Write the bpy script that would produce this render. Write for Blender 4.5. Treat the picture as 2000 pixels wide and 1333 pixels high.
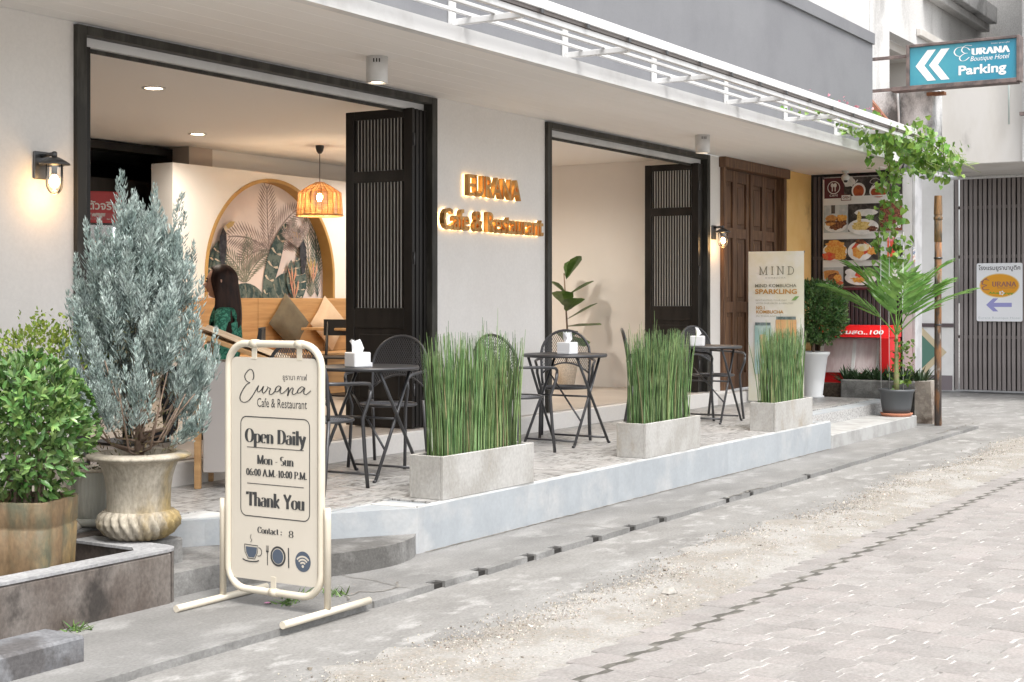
import bpy, math, random
import numpy as np
from mathutils import Matrix, Vector
R = math.radians
rng = np.random.default_rng(7)
random.seed(7)
scene = bpy.context.scene
COL = scene.collection
for o in list(bpy.data.objects): bpy.data.objects.remove(o)

# ------------------------------------------------------------------ camera, sky, sun, exposure
EYE = 1.46
cam = bpy.data.objects.new('camera', bpy.data.cameras.new('camera'))
COL.objects.link(cam)
cam.location = (0, 0, EYE)
cam.rotation_euler = (R(90), 0, -math.atan2(0.849, 0.528))
cam.data.sensor_width = 36
cam.data.lens = 36 * 2820 / 2000
cam.data.shift_y = -(666.5 - 588) / 2000
cam.data.clip_end = 3000
scene.camera = cam
world = bpy.data.worlds.new('World'); scene.world = world; world.use_nodes = True
wn = world.node_tree.nodes; wl = world.node_tree.links
sky = wn.new('ShaderNodeTexSky'); sky.sky_type = 'NISHITA'; sky.sun_disc = False
SUN_EL, SUN_AZ = 64, 212          # azimuth measured from +Y clockwise: from the street side, behind the camera
sky.sun_elevation = R(SUN_EL); sky.sun_rotation = R(SUN_AZ)
sky.air_density = 1.0; sky.dust_density = 4.0; sky.ozone_density = 1.0
hs = wn.new('ShaderNodeHueSaturation'); hs.inputs['Saturation'].default_value = 0.22   # overcast white sky
wl.new(sky.outputs[0], hs.inputs['Color'])
wl.new(hs.outputs[0], wn['Background'].inputs['Color'])
wn['Background'].inputs['Strength'].default_value = 0.14
sun = bpy.data.objects.new('sun', bpy.data.lights.new('sun', 'SUN')); COL.objects.link(sun)
sun.data.energy = 0.9; sun.data.angle = R(15); sun.data.color = (1, 0.965, 0.91)
sd = Vector((math.sin(R(SUN_AZ)) * math.cos(R(SUN_EL)), math.cos(R(SUN_AZ)) * math.cos(R(SUN_EL)), math.sin(R(SUN_EL))))
sun.rotation_euler = sd.to_track_quat('Z', 'Y').to_euler()
scene.view_settings.view_transform = 'Standard'
scene.view_settings.look = 'None'
scene.view_settings.gamma = 1
scene.view_settings.use_curve_mapping = False
scene.view_settings.exposure = 1.5
scene.cycles.max_bounces = 7; scene.cycles.diffuse_bounces = 4; scene.cycles.glossy_bounces = 3; scene.cycles.transmission_bounces = 4; scene.cycles.transparent_max_bounces = 6
scene.cycles.caustics_reflective = False; scene.cycles.caustics_refractive = False; scene.cycles.sample_clamp_indirect = 6

# ------------------------------------------------------------------ helpers
class MB:
    """collects geometry, then links it as one mesh object"""
    def __init__(s): s.v = []; s.f = []; s.sm = []; s.mi = []; s.cur = 0
    def add(s, vs, fs, smooth=False):
        o = len(s.v); s.v.extend([tuple(p) for p in vs])
        for f in fs: s.f.append([i + o for i in f]); s.sm.append(smooth); s.mi.append(s.cur)
        return s
    def box(s, x0, x1, y0, y1, z0, z1, b=0.0, M=None):
        if b <= 0:
            vs = [(x0,y0,z0),(x1,y0,z0),(x1,y1,z0),(x0,y1,z0),(x0,y0,z1),(x1,y0,z1),(x1,y1,z1),(x0,y1,z1)]
            fs = [(0,3,2,1),(4,5,6,7),(0,1,5,4),(1,2,6,5),(2,3,7,6),(3,0,4,7)]
        else:
            c = ((x0+x1)/2, (y0+y1)/2, (z0+z1)/2); h = ((x1-x0)/2, (y1-y0)/2, (z1-z0)/2)
            vs = []; idx = {}
            for sx in (-1,1):
                for sy in (-1,1):
                    for sz in (-1,1):
                        for a in range(3):
                            q = [h[0]*sx, h[1]*sy, h[2]*sz]
                            for k in range(3):
                                if k != a: q[k] -= b * (sx,sy,sz)[k]
                            idx[(sx,sy,sz,a)] = len(vs); vs.append((c[0]+q[0], c[1]+q[1], c[2]+q[2]))
            fs = []
            for a in range(3):
                u, w = (a+1) % 3, (a+2) % 3
                for sg in (-1,1):
                    cs = []
                    for su, sw in ((-1,-1),(1,-1),(1,1),(-1,1)):
                        k = [0,0,0]; k[a] = sg; k[u] = su; k[w] = sw; cs.append(idx[(*k, a)])
                    fs.append(cs if sg > 0 else cs[::-1])
                for su in (-1,1):
                    for sw in (-1,1):   # edge along a
                        e = []
                        for sg, ax in ((-1,u),(1,u),(1,w),(-1,w)):
                            k = [0,0,0]; k[a] = sg; k[u] = su; k[w] = sw; e.append(idx[(*k, ax)])
                        fs.append(e if su*sw < 0 else e[::-1])
            for sx in (-1,1):
                for sy in (-1,1):
                    for sz in (-1,1):
                        t = [idx[(sx,sy,sz,a)] for a in range(3)]
                        fs.append(t if sx*sy*sz > 0 else t[::-1])
        if M is not None: vs = [M @ Vector(p) for p in vs]
        return s.add(vs, fs)
    def tube(s, pts, r, n=8, closed=False, cap=True):
        P = [Vector(p) for p in pts]; m = len(P)
        rr = r if isinstance(r, (list, tuple)) else [r] * m
        T = []
        for i in range(m):
            a = P[(i-1) % m] if (closed or i > 0) else P[i]; b = P[(i+1) % m] if (closed or i < m-1) else P[i]
            d = b - a; T.append(d.normalized() if d.length > 1e-9 else Vector((0,0,1)))
        ref = Vector((0,0,1)) if abs(T[0].z) < .9 else Vector((1,0,0))
        nrm = (ref - T[0] * ref.dot(T[0])).normalized(); vs = []
        for i in range(m):
            nrm = (nrm - T[i] * nrm.dot(T[i])); nrm = nrm.normalized() if nrm.length > 1e-6 else T[i].orthogonal().normalized()
            bi = T[i].cross(nrm)
            for k in range(n):
                a = 2 * math.pi * k / n; vs.append(P[i] + (nrm * math.cos(a) + bi * math.sin(a)) * rr[i])
        fs = []
        for i in range(m if closed else m-1):
            for k in range(n):
                j = (i+1) % m; fs.append((i*n+k, i*n+(k+1) % n, j*n+(k+1) % n, j*n+k))
        s.add(vs, fs, n > 4)
        if cap and not closed:
            o = len(s.v) - m*n
            s.f.append([o+k for k in range(n)][::-1]); s.sm.append(False); s.mi.append(s.cur)
            s.f.append([o+(m-1)*n+k for k in range(n)]); s.sm.append(False); s.mi.append(s.cur)
        return s
    def lathe(s, prof, n=32, c=(0,0,0), mod=None, smooth=True, cap=True):
        vs = []; m = len(prof)
        for i, (r, z) in enumerate(prof):
            for k in range(n):
                a = 2*math.pi*k/n; q = r if mod is None else mod(r, z, a, i)
                vs.append((c[0]+q*math.cos(a), c[1]+q*math.sin(a), c[2]+z))
        fs = [(i*n+k, i*n+(k+1) % n, (i+1)*n+(k+1) % n, (i+1)*n+k) for i in range(m-1) for k in range(n)]
        s.add(vs, fs, smooth); o = len(s.v) - m*n
        if cap:
            if prof[0][0] > 1e-4: s.f.append([o+k for k in range(n)][::-1]); s.sm.append(False); s.mi.append(s.cur)
            if prof[-1][0] > 1e-4: s.f.append([o+(m-1)*n+k for k in range(n)]); s.sm.append(False); s.mi.append(s.cur)
        return s
    def prism(s, poly, z0, z1, M=None):
        n = len(poly); vs = [(x,y,z0) for x,y in poly] + [(x,y,z1) for x,y in poly]
        fs = [list(range(n))[::-1], list(range(n, 2*n))] + [(i, (i+1) % n, n+(i+1) % n, n+i) for i in range(n)]
        if M is not None: vs = [M @ Vector(p) for p in vs]
        return s.add(vs, fs)
    def poly(s, pts): return s.add(pts, [list(range(len(pts)))])
    def mesh(s, me, M):
        return s.add([M @ v.co for v in me.vertices], [list(p.vertices) for p in me.polygons])
    def data(s, name, mats):
        me = bpy.data.meshes.new(name)
        me.from_pydata([tuple(v) for v in s.v], [], s.f)
        for m in (mats if isinstance(mats, (list, tuple)) else [mats]): me.materials.append(m)
        me.polygons.foreach_set('use_smooth', s.sm)
        if any(s.mi): me.polygons.foreach_set('material_index', s.mi)
        me.update(); return me
    def build(s, name, mats, parent=None, M=None):
        """M: optional matrix applied to the vertices"""
        if M is not None: s.v = [tuple(M @ Vector(p)) for p in s.v]
        return link(name, s.data(name, mats), parent)

def link(name, me, parent=None):
    o = bpy.data.objects.new(name, me); COL.objects.link(o); o.parent = parent
    return o
def tag(o, label=None, cat=None, group=None, kind=None):
    if label: o['label'] = label
    if cat: o['category'] = cat
    if group: o['group'] = group
    if kind: o['kind'] = kind
    return o
def thing(name, label, cat, loc=(0,0,0), rz=0.0, group=None):
    o = bpy.data.objects.new(name, None); o.empty_display_size = .1; COL.objects.link(o)
    o.location = loc; o.rotation_euler = (0, 0, rz)
    return tag(o, label, cat, group)
def at_home(child, root):
    """child's geometry was written in world coordinates: keep it there under its root"""
    m = Matrix.Translation(root.location) @ root.rotation_euler.to_matrix().to_4x4()
    child.parent = root; child.matrix_parent_inverse = m.inverted(); return child
def wpart(mb, name, mat, root):
    o = mb.build(name, mat); return at_home(o, root)
def sub(mb, name, mat, part):
    """sub-part written in the same coordinates as its part's mesh"""
    o = mb.build(name, mat, part); return o
def copy_tree(o, parent=None):
    c = o.copy(); COL.objects.link(c); c.parent = parent
    for ch in list(o.children): copy_tree(ch, c)
    return c
def frame(o, X, Y):
    X = Vector(X).normalized(); Y = Vector(Y).normalized(); Z = X.cross(Y)
    return Matrix(((X.x,Y.x,Z.x,o[0]),(X.y,Y.y,Z.y,o[1]),(X.z,Y.z,Z.z,o[2]),(0,0,0,1)))
def arc(cx, cy, rx, ry, a0, a1, n=12):
    return [(cx+rx*math.cos(R(a0+(a1-a0)*i/n)), cy+ry*math.sin(R(a0+(a1-a0)*i/n))) for i in range(n+1)]
def rrect(x0, x1, y0, y1, r, n=6):
    return (arc(x1-r,y0+r,r,r,-90,0,n)+arc(x1-r,y1-r,r,r,0,90,n)+arc(x0+r,y1-r,r,r,90,180,n)+arc(x0+r,y0+r,r,r,180,270,n))
def spline(P, n=8):
    out = []; Q = [P[0]] + list(P) + [P[-1]]
    for i in range(1, len(Q)-2):
        p0,p1,p2,p3 = [np.array(q, float) for q in Q[i-1:i+3]]
        for k in range(n):
            t = k/n; out.append(tuple(.5*((2*p1)+(-p0+p2)*t+(2*p0-5*p1+4*p2-p3)*t*t+(-p0+3*p1-3*p2+p3)*t**3)))
    out.append(tuple(map(float, P[-1]))); return out
def text_mesh(s, size=1.0, align='LEFT', bold=0.0, extrude=0.0, bevel=0.0, space=1.0, res=3):
    c = bpy.data.curves.new('t', 'FONT'); c.body = s; c.size = size; c.align_x = align
    c.offset = bold; c.extrude = extrude; c.bevel_depth = bevel; c.space_character = space; c.resolution_u = res
    o = bpy.data.objects.new('t', c); COL.objects.link(o)
    dg = bpy.context.evaluated_depsgraph_get(); dg.update()
    me = bpy.data.meshes.new_from_object(o.evaluated_get(dg)); bpy.data.objects.remove(o); bpy.data.curves.remove(c)
    return me
def fit_text(mb, s, x0, x1, y0, y1, z=0.0, **k):
    """text stretched into a rectangle of a print"""
    me = text_mesh(s, **k)
    xs = [v.co.x for v in me.vertices]; ys = [v.co.y for v in me.vertices]
    if not xs: return mb
    ax, bx, ay, by = min(xs), max(xs), min(ys), max(ys)
    M = Matrix(((( x1-x0)/(bx-ax),0,0,x0-ax*(x1-x0)/(bx-ax)),(0,(y1-y0)/(by-ay),0,y0-ay*(y1-y0)/(by-ay)),(0,0,1,z),(0,0,0,1)))
    mb.mesh(me, M); return mb
# pen lettering: skeleton strokes drawn with a broad nib, thick uprights and hairline crossings
def pen(mb, pts, thick, thin, z=0.0, taper=False):
    P = [np.array(p, float) for p in pts]; n = len(P); L = []; Rr = []
    for i in range(n):
        d = P[min(i+1,n-1)] - P[max(i-1,0)]; l = np.hypot(*d)
        if l < 1e-9: d = np.array((1.,0)); l = 1.
        d /= l; w = thin + (thick-thin)*abs(d[1])**2.2
        if taper: w *= min(1, .35+2.5*min(i, n-1-i)/n)
        nn = np.array((-d[1], d[0]))*w/2; L.append(P[i]+nn); Rr.append(P[i]-nn)
    vs = [(p[0],p[1],z) for p in L] + [(p[0],p[1],z) for p in Rr]
    mb.add(vs, [(n+i, n+i+1, i+1, i) for i in range(n-1)])
def _se(x, y, w=.26): return [(x-w/2, y), (x+w/2, y)]
XH = .64
GL = {  # glyph: width, strokes
 'O': (.82, [arc(.41,.5,.33,.48,90,450,24)]), 'o': (.62, [arc(.31,.32,.23,.31,90,450,20)]), '0': (.6, [arc(.3,.5,.2,.48,90,450,20)]),
 'D': (.82, [[(.16,0),(.16,1)], [(.02,.99),(.3,.99)]+arc(.34,.5,.36,.48,90,-90,16)+[(.02,.01)]]),
 'p': (.66, [[(.14,-.3),(.14,.64)], arc(.36,.32,.22,.31,150,-150,16), _se(.14,-.3), [(.02,.6),(.14,.63)]]),
 'e': (.58, [[(.1,.36),(.5,.36)], arc(.3,.32,.22,.31,8,310,18)]), 'c': (.54, [arc(.3,.32,.22,.31,45,315,16)]),
 'n': (.68, [[(.14,0),(.14,.64)], arc(.33,.4,.19,.23,170,0,10)+[(.52,0)], _se(.14,.01), _se(.52,.01), [(.02,.6),(.14,.63)]]),
 'h': (.68, [[(.14,0),(.14,1)], arc(.33,.4,.19,.23,170,0,10)+[(.52,0)], _se(.14,.01), _se(.52,.01), [(.02,.97),(.14,1)]]),
 'a': (.6, [arc(.28,.44,.17,.2,150,0,10)+[(.45,.06),(.55,.02)], arc(.26,.19,.18,.18,60,330,14)]),
 'i': (.32, [[(.15,0),(.15,.64)], _se(.15,.01), [(.03,.6),(.15,.63)], [(.15,.8),(.15,.94)]]),
 'l': (.32, [[(.15,0),(.15,1)], _se(.15,.01), [(.03,.97),(.15,1)]]),
 'y': (.6, [[(.08,.64),(.31,.02)], [(.53,.64),(.28,-.12),(.2,-.28),(.08,-.27)], _se(.1,.63), _se(.51,.63,.16)]),
 'M': (1.0, [[(.14,0),(.14,1)], [(.14,1),(.48,.04)], [(.48,.04),(.84,1)], [(.84,0),(.84,1)], _se(.14,.01), _se(.84,.01), _se(.1,.99,.16), _se(.88,.99,.16)]),
 'S': (.6, [arc(.3,.74,.2,.24,40,270,14)+arc(.3,.26,.2,.24,90,-140,14)]),
 'u': (.68, [[(.14,.64),(.14,.22)]+arc(.32,.22,.18,.21,180,340,10), [(.52,.64),(.52,0)], _se(.1,.63,.14), _se(.48,.63,.14), _se(.56,.01,.12)]),
 '6': (.6, [arc(.3,.3,.2,.28,90,450,18), [(.1,.32),(.13,.6),(.24,.85),(.46,.98)]]),
 ':': (.28, [[(.14,.05),(.14,.18)], [(.14,.46),(.14,.59)]]), '.': (.26, [[(.12,.0),(.12,.13)]]), '-': (.42, [[(.06,.3),(.36,.36)]]),
 'A': (.8, [[(.08,0),(.39,1)], [(.39,1),(.7,0)], [(.2,.34),(.58,.34)], _se(.08,.01), _se(.7,.01)]),
 '1': (.44, [[(.24,0),(.24,1)], [(.06,.86),(.24,.98)], _se(.24,.01,.28)]),
 'P': (.7, [[(.16,0),(.16,1)], [(.02,.99),(.34,.99)]+arc(.36,.74,.24,.25,90,-90,12)+[(.16,.49)], _se(.16,.01,.26)]),
 'T': (.72, [[(.36,0),(.36,1)], [(.04,.98),(.68,.98)], [(.04,.8),(.04,.99)], [(.68,.8),(.68,.99)], _se(.36,.01,.26)]),
 'k': (.66, [[(.14,0),(.14,1)], [(.52,.63),(.16,.26)], [(.24,.34),(.54,.0)], _se(.14,.01), _se(.54,.01,.16), _se(.5,.63,.18), [(.02,.97),(.14,1)]]),
 'Y': (.76, [[(.06,1),(.38,.48),(.38,0)], [(.68,1),(.38,.48)], _se(.38,.01,.26), _se(.08,.99,.2), _se(.68,.99,.18)]),
 'C': (.76, [arc(.42,.5,.34,.48,48,315,22), [(.66,.72),(.66,.95)]]),
 't': (.44, [[(.18,.88),(.18,.14),(.26,.02),(.4,.08)], [(.03,.63),(.36,.63)]]),
 '8': (.6, [arc(.3,.73,.18,.24,90,450,16), arc(.3,.25,.21,.25,90,450,18)]),
 'I': (.36, [[(.18,0),(.18,1)], _se(.18,.01,.26), _se(.18,.99,.26)]),
 'N': (.86, [[(.14,0),(.14,1)], [(.14,1),(.7,.0)], [(.7,0),(.7,1)], _se(.14,.01), _se(.1,.99), _se(.7,.99)]),
 'E': (.66, [[(.16,0),(.16,1)], [(.04,.99),(.58,.99),(.58,.84)], [(.16,.52),(.46,.52)], [(.04,.01),(.6,.01),(.6,.18)]]),
 'U': (.8, [[(.16,1),(.16,.3)]+arc(.4,.3,.24,.3,180,360,14)+[(.64,1)], _se(.16,.99,.24), _se(.64,.99,.2)]),
 'R': (.76, [[(.16,0),(.16,1)], [(.04,.99),(.34,.99)]+arc(.36,.76,.22,.23,90,-90,12)+[(.16,.53)], [(.36,.53),(.66,.02),(.72,.02)], _se(.16,.01,.24)]),
 ' ': (.34, []),
}
def serif(mb, s, x0, x1, y0, h, z=0.0, thick=.15, thin=.035):
    """serif lettering on baseline y0, cap height h, fitted between x0 and x1"""
    w = sum(GL[c][0] for c in s); k = (x1-x0)/w; x = x0; j = 0
    for c in s:
        for st in GL[c][1]:
            pen(mb, [(x+p[0]*k, y0+p[1]*h) for p in st], thick*min(k,h)*1.3, thin*min(k,h)*1.5, z+.00015*(j % 4)); j += 1
        x += GL[c][0]*k
    return mb

# ------------------------------------------------------------------ materials
MATS = {}
def mat(name, col, rough=.6, metal=0.0, col2=None, scale=6.0, contrast=(.35,.65), bump=0.0, bscale=40.0, detail=6.0,
        spec=.5, emit=None, estr=0.0, rand=0.0, island=0.0, stretch=(1,1,1), col3=None, scale3=2.0, c3=(.5,.7), trans=0.0, objrand=False, sss=0.0, grain=0.0, gscale=90.0):
    if name in MATS: return MATS[name]
    m = bpy.data.materials.new(name); m.use_nodes = True; MATS[name] = m
    nt = m.node_tree; N = nt.nodes; L = nt.links; b = N['Principled BSDF']
    b.inputs['Roughness'].default_value = rough; b.inputs['Metallic'].default_value = metal
    b.inputs['Specular IOR Level'].default_value = spec
    b.inputs['Base Color'].default_value = (*col, 1)
    if trans: b.inputs['Transmission Weight'].default_value = trans
    if sss: b.inputs['Subsurface Weight'].default_value = sss; b.inputs['Subsurface Radius'].default_value = (.02,.008,.004)
    if emit: b.inputs['Emission Color'].default_value = (*emit, 1); b.inputs['Emission Strength'].default_value = estr
    tc = N.new('ShaderNodeTexCoord'); mp = N.new('ShaderNodeMapping'); mp.inputs['Scale'].default_value = stretch
    L.new(tc.outputs['Object'], mp.inputs['Vector']); vec = mp.outputs[0]
    if objrand:
        oi = N.new('ShaderNodeObjectInfo'); ad = N.new('ShaderNodeVectorMath'); ad.operation = 'ADD'
        mu = N.new('ShaderNodeMath'); mu.operation = 'MULTIPLY'; mu.inputs[1].default_value = 37
        L.new(oi.outputs['Random'], mu.inputs[0]); L.new(vec, ad.inputs[0]); L.new(mu.outputs[0], ad.inputs[1]); vec = ad.outputs[0]
    cur = None
    def noise(sc, det, lo, hi):
        n = N.new('ShaderNodeTexNoise'); n.inputs['Scale'].default_value = sc; n.inputs['Detail'].default_value = det
        n.inputs['Roughness'].default_value = .62
        L.new(vec, n.inputs['Vector']); r = N.new('ShaderNodeMapRange')
        r.inputs['From Min'].default_value = .5+(lo-.5)*.6; r.inputs['From Max'].default_value = .5+(hi-.5)*.6
        L.new(n.outputs['Fac'], r.inputs['Value']); return r.outputs[0]
    def mix(fac, a, bcol, kind='MIX'):
        x = N.new('ShaderNodeMix'); x.data_type = 'RGBA'; x.blend_type = kind
        if isinstance(fac, float): x.inputs['Factor'].default_value = fac
        else: L.new(fac, x.inputs['Factor'])
        for q, s in ((a, 'A'), (bcol, 'B')):
            i = [k for k in x.inputs if k.name == s and k.type == 'RGBA'][0]
            if isinstance(q, tuple): i.default_value = (*q, 1)
            else: L.new(q, i)
        return [k for k in x.outputs if k.type == 'RGBA'][0]
    if col2: cur = mix(noise(scale, detail, *contrast), col, col2)
    if col3: cur = mix(noise(scale3, detail, *c3), cur or col, col3)
    if grain:
        gv = noise(gscale, 3.0, .2, .8); g2 = N.new('ShaderNodeMapRange'); g2.inputs['To Min'].default_value = 1-grain; g2.inputs['To Max'].default_value = 1+grain
        L.new(gv, g2.inputs['Value']); hg = N.new('ShaderNodeHueSaturation'); L.new(g2.outputs[0], hg.inputs['Value'])
        if cur is None: hg.inputs['Color'].default_value = (*col, 1)
        else: L.new(cur, hg.inputs['Color'])
        cur = hg.outputs[0]
    if rand or island:
        src = N.new('ShaderNodeObjectInfo').outputs['Random'] if rand else N.new('ShaderNodeNewGeometry').outputs['Random Per Island']
        a = rand or island
        mr = N.new('ShaderNodeMapRange'); mr.inputs['To Min'].default_value = 1-a; mr.inputs['To Max'].default_value = 1+a
        L.new(src, mr.inputs['Value']); hv = N.new('ShaderNodeHueSaturation'); L.new(mr.outputs[0], hv.inputs['Value'])
        mh = N.new('ShaderNodeMapRange'); mh.inputs['To Min'].default_value = .5-.05*a; mh.inputs['To Max'].default_value = .5+.05*a
        fr = N.new('ShaderNodeMath'); fr.operation = 'FRACT'; m7 = N.new('ShaderNodeMath'); m7.operation = 'MULTIPLY'; m7.inputs[1].default_value = 7.3
        L.new(src, m7.inputs[0]); L.new(m7.outputs[0], fr.inputs[0]); L.new(fr.outputs[0], mh.inputs['Value']); L.new(mh.outputs[0], hv.inputs['Hue'])
        if cur is None: hv.inputs['Color'].default_value = (*col, 1)
        else: L.new(cur, hv.inputs['Color'])
        cur = hv.outputs[0]
    if cur is not None: L.new(cur, b.inputs['Base Color'])
    if bump:
        bp = N.new('ShaderNodeBump'); bp.inputs['Strength'].default_value = bump; bp.inputs['Distance'].default_value = .01
        n = N.new('ShaderNodeTexNoise'); n.inputs['Scale'].default_value = bscale; n.inputs['Detail'].default_value = 6
        L.new(vec, n.inputs['Vector']); L.new(n.outputs['Fac'], bp.inputs['Height']); L.new(bp.outputs[0], b.inputs['Normal'])
    return m
def leafmat(name, col, col2, rough=.45, island=.35, tr=.25):
    m = mat(name, col, rough, island=island, col2=col2, scale=9.0)
    nt = m.node_tree; N = nt.nodes; L = nt.links; b = N['Principled BSDF']
    t = N.new('ShaderNodeBsdfTranslucent'); mx = N.new('ShaderNodeMixShader'); mx.inputs[0].default_value = tr
    src = b.inputs['Base Color'].links[0].from_socket; L.new(src, t.inputs['Color'])
    out = N['Material Output']; L.new(b.outputs[0], mx.inputs[1]); L.new(t.outputs[0], mx.inputs[2]); L.new(mx.outputs[0], out.inputs[0])
    return m
def glassmat(name, col=(1,1,1), rough=.02, alpha=.82):
    m = bpy.data.materials.new(name); m.use_nodes = True; MATS[name] = m
    N = m.node_tree.nodes; L = m.node_tree.links; N.remove(N['Principled BSDF'])
    t = N.new('ShaderNodeBsdfTransparent'); t.inputs[0].default_value = (*col, 1); g = N.new('ShaderNodeBsdfGlossy'); g.inputs['Roughness'].default_value = rough
    x = N.new('ShaderNodeMixShader'); x.inputs[0].default_value = 1-alpha
    L.new(t.outputs[0], x.inputs[1]); L.new(g.outputs[0], x.inputs[2]); L.new(x.outputs[0], N['Material Output'].inputs[0]); return m

# foliage: many small leaf faces from one template
LEAF = np.array([(0,0,0),(.3,-.5,.12),(.3,.5,.12),(.72,-.36,.1),(.72,.36,.1),(1,0,-.06),(.5,0,0)]); LEAF_F = [(0,1,6),(0,6,2),(1,3,6),(6,4,2),(3,5,6),(6,5,4)]
BLADE = np.array([(0,-.5,0),(0,.5,0),(.55,.42,.2),(.55,-.42,.2),(1,0,0)]); BLADE_F = [(0,1,2,3),(3,2,4)]
SPIN = np.array([(0,0,0),(.4,.5,0),(.4,-.25,.43),(.4,-.25,-.43),(1,0,0)]); SPIN_F = [(0,1,2),(0,2,3),(0,3,1),(4,2,1),(4,3,2),(4,1,3)]
def leaves(mb, B, D, Nn, L, W, T=LEAF, F=LEAF_F):
    B = np.asarray(B, float); D = np.asarray(D, float); Nn = np.asarray(Nn, float); n = len(B)
    D = D/np.linalg.norm(D, axis=1, keepdims=True)
    S = np.cross(Nn, D); S /= (np.linalg.norm(S, axis=1, keepdims=True)+1e-9); U = np.cross(D, S)
    L = np.broadcast_to(L, (n,)); W = np.broadcast_to(W, (n,))
    V = B[:,None] + D[:,None]*(T[:,0][None,:,None]*L[:,None,None]) + S[:,None]*(T[:,1][None,:,None]*W[:,None,None]) + U[:,None]*(T[:,2][None,:,None]*W[:,None,None])
    k = len(T); o = len(mb.v); mb.v.extend(map(tuple, V.reshape(-1,3)))
    for i in range(n):
        for f in F: mb.f.append([o+i*k+j for j in f])
    mb.sm.extend([False]*(n*len(F))); mb.mi.extend([mb.cur]*(n*len(F)))
def rdir(n):
    d = rng.normal(size=(n,3)); return d/np.linalg.norm(d, axis=1, keepdims=True)
# ------------------------------------------------------------------ palette
m_stucco = mat('stucco', grain=0.03, gscale=50.0, col=(.72,.695,.665), rough=.85, col2=(.69,.662,.63), scale=1.2, bump=.06, bscale=60)
m_stucco_in = mat('interior_plaster', (.80,.775,.745), .85, col2=(.775,.75,.72), scale=1.0)
m_soffit = mat('soffit_paint', (.84,.81,.78), .7, col2=(.81,.78,.745), scale=.9, stretch=(.3,2,1))
m_ceil = mat('ceiling_paint', (.86,.84,.82), .8)
m_white = mat('white_gloss_paint', (.66,.66,.655), .4, col2=(.56,.555,.545), scale=3.0, contrast=(.5,.8))
m_grey = mat('grey_render', grain=0.03, gscale=50.0, col=(.18,.183,.193), rough=.8, col2=(.165,.167,.178), scale=1.6, bump=.05, bscale=50, col3=(.195,.198,.208), scale3=.5)
m_frame = mat('charcoal_paint', (.026,.024,.020), .5, spec=.3, col2=(.055,.052,.044), scale=5, stretch=(2,2,.4), contrast=(.45,.7), bump=.08, bscale=30)
m_door = mat('black_door_paint', (.012,.0105,.0095), .42, spec=.25, col2=(.022,.019,.017), scale=6, stretch=(1,1,.2))
m_slat = mat('black_slat_paint', (.014,.012,.011), .4, spec=.25)
m_reflglass = mat('street_reflection_glass', (.85,.83,.80), .2, spec=.8)  # pale base colour stands in for the bright street reflected in the panes
m_wood = mat('old_teak', (.085,.038,.018), .55, col2=(.20,.105,.052), scale=3.2, stretch=(9,9,.7), contrast=(.35,.7), bump=.2, bscale=14, col3=(.06,.03,.017), scale3=1.4, c3=(.55,.8))
m_yellow = mat('ochre_render', (.70,.44,.15), .85, col2=(.74,.49,.19), scale=2.5, bump=.08, col3=(.42,.26,.1), scale3=1.5, c3=(.62,.85))
m_oldwhite = mat('stained_whitewash', grain=0.16, gscale=70.0, col=(.58,.575,.565), rough=.85, col2=(.50,.495,.485), scale=1.3, contrast=(.45,.75), bump=.1, bscale=25, col3=(.36,.35,.34), scale3=1.3, c3=(.58,.85), stretch=(1,1,.55))
m_mould = mat('mouldy_concrete', grain=0.16, gscale=70.0, col=(.60,.60,.60), rough=.9, col2=(.12,.12,.118), scale=2.0, contrast=(.38,.66), bump=.3, bscale=30, stretch=(1,1,.6))
m_beige = mat('beige_slab_paint', (.60,.58,.555), .85, col2=(.54,.515,.48), scale=1.2, col3=(.4,.38,.36), scale3=1.6, c3=(.68,.9), stretch=(1,1,.4))
m_conc = mat('pale_concrete', grain=0.16, gscale=70.0, col=(0.237,0.231,0.219), rough=.85, col2=(0.171,0.165,0.155), scale=1.5, contrast=(.3,.72), bump=.25, bscale=55, col3=(0.303,0.296,0.283), scale3=5.0, c3=(.56,.75), stretch=(.75,1.3,1))
m_walk = mat('pavement_concrete', grain=0.16, gscale=70.0, col=(0.210,0.206,0.198), rough=.85, col2=(0.145,0.142,0.136), scale=1.4, contrast=(.3,.72), bump=.22, bscale=60, col3=(0.263,0.259,0.250), scale3=3.0, c3=(.55,.8), stretch=(.75,1.3,1))
m_kerbpaint = mat('pale_blue_paint', grain=0.05, gscale=40.0, col=(.345,.368,.386), rough=.6, col2=(.315,.337,.355), scale=2.5, bump=.12, bscale=30, col3=(.40,.407,.41), scale3=3.0, c3=(.5,.80))
m_terr = mat('terrace_edge_paint', (.58,.58,.57), .7, col2=(.44,.435,.42), scale=5)
m_dark = mat('cavity_shade', (.02,.018,.016), .9); m_crack = mat('crack_dirt', (.12,.11,.095), .95, col2=(.22,.21,.19), scale=12)  # cavity colour: near-black standing in for shade in holes and gaps
m_kerb = mat('mossy_kerb_concrete', grain=0.16, gscale=70.0, col=(.10,.096,.09), rough=.9, col2=(.22,.215,.205), scale=3, contrast=(.4,.7), bump=.4, bscale=30)
m_intfloor = mat('interior_floor', (.47,.42,.37), .4, col2=(.42,.37,.325), scale=1.5)
m_oak = mat('light_oak', (.50,.30,.135), .5, col2=(.40,.225,.095), scale=2.5, stretch=(.6,8,8), contrast=(.35,.65))
m_black = mat('black_metal', (.035,.035,.037), .42, metal=.3, spec=.5)
m_lampmetal = mat('gunmetal', (.11,.11,.112), .38, metal=.8)
m_bulb = mat('lit_bulb', (1,.8,.5), .4, emit=(1,.62,.26), estr=14)
m_down = mat('lit_downlight', (1,.9,.75), .4, emit=(1,.80,.55), estr=7)
m_glass = glassmat('clear_glass')

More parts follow.
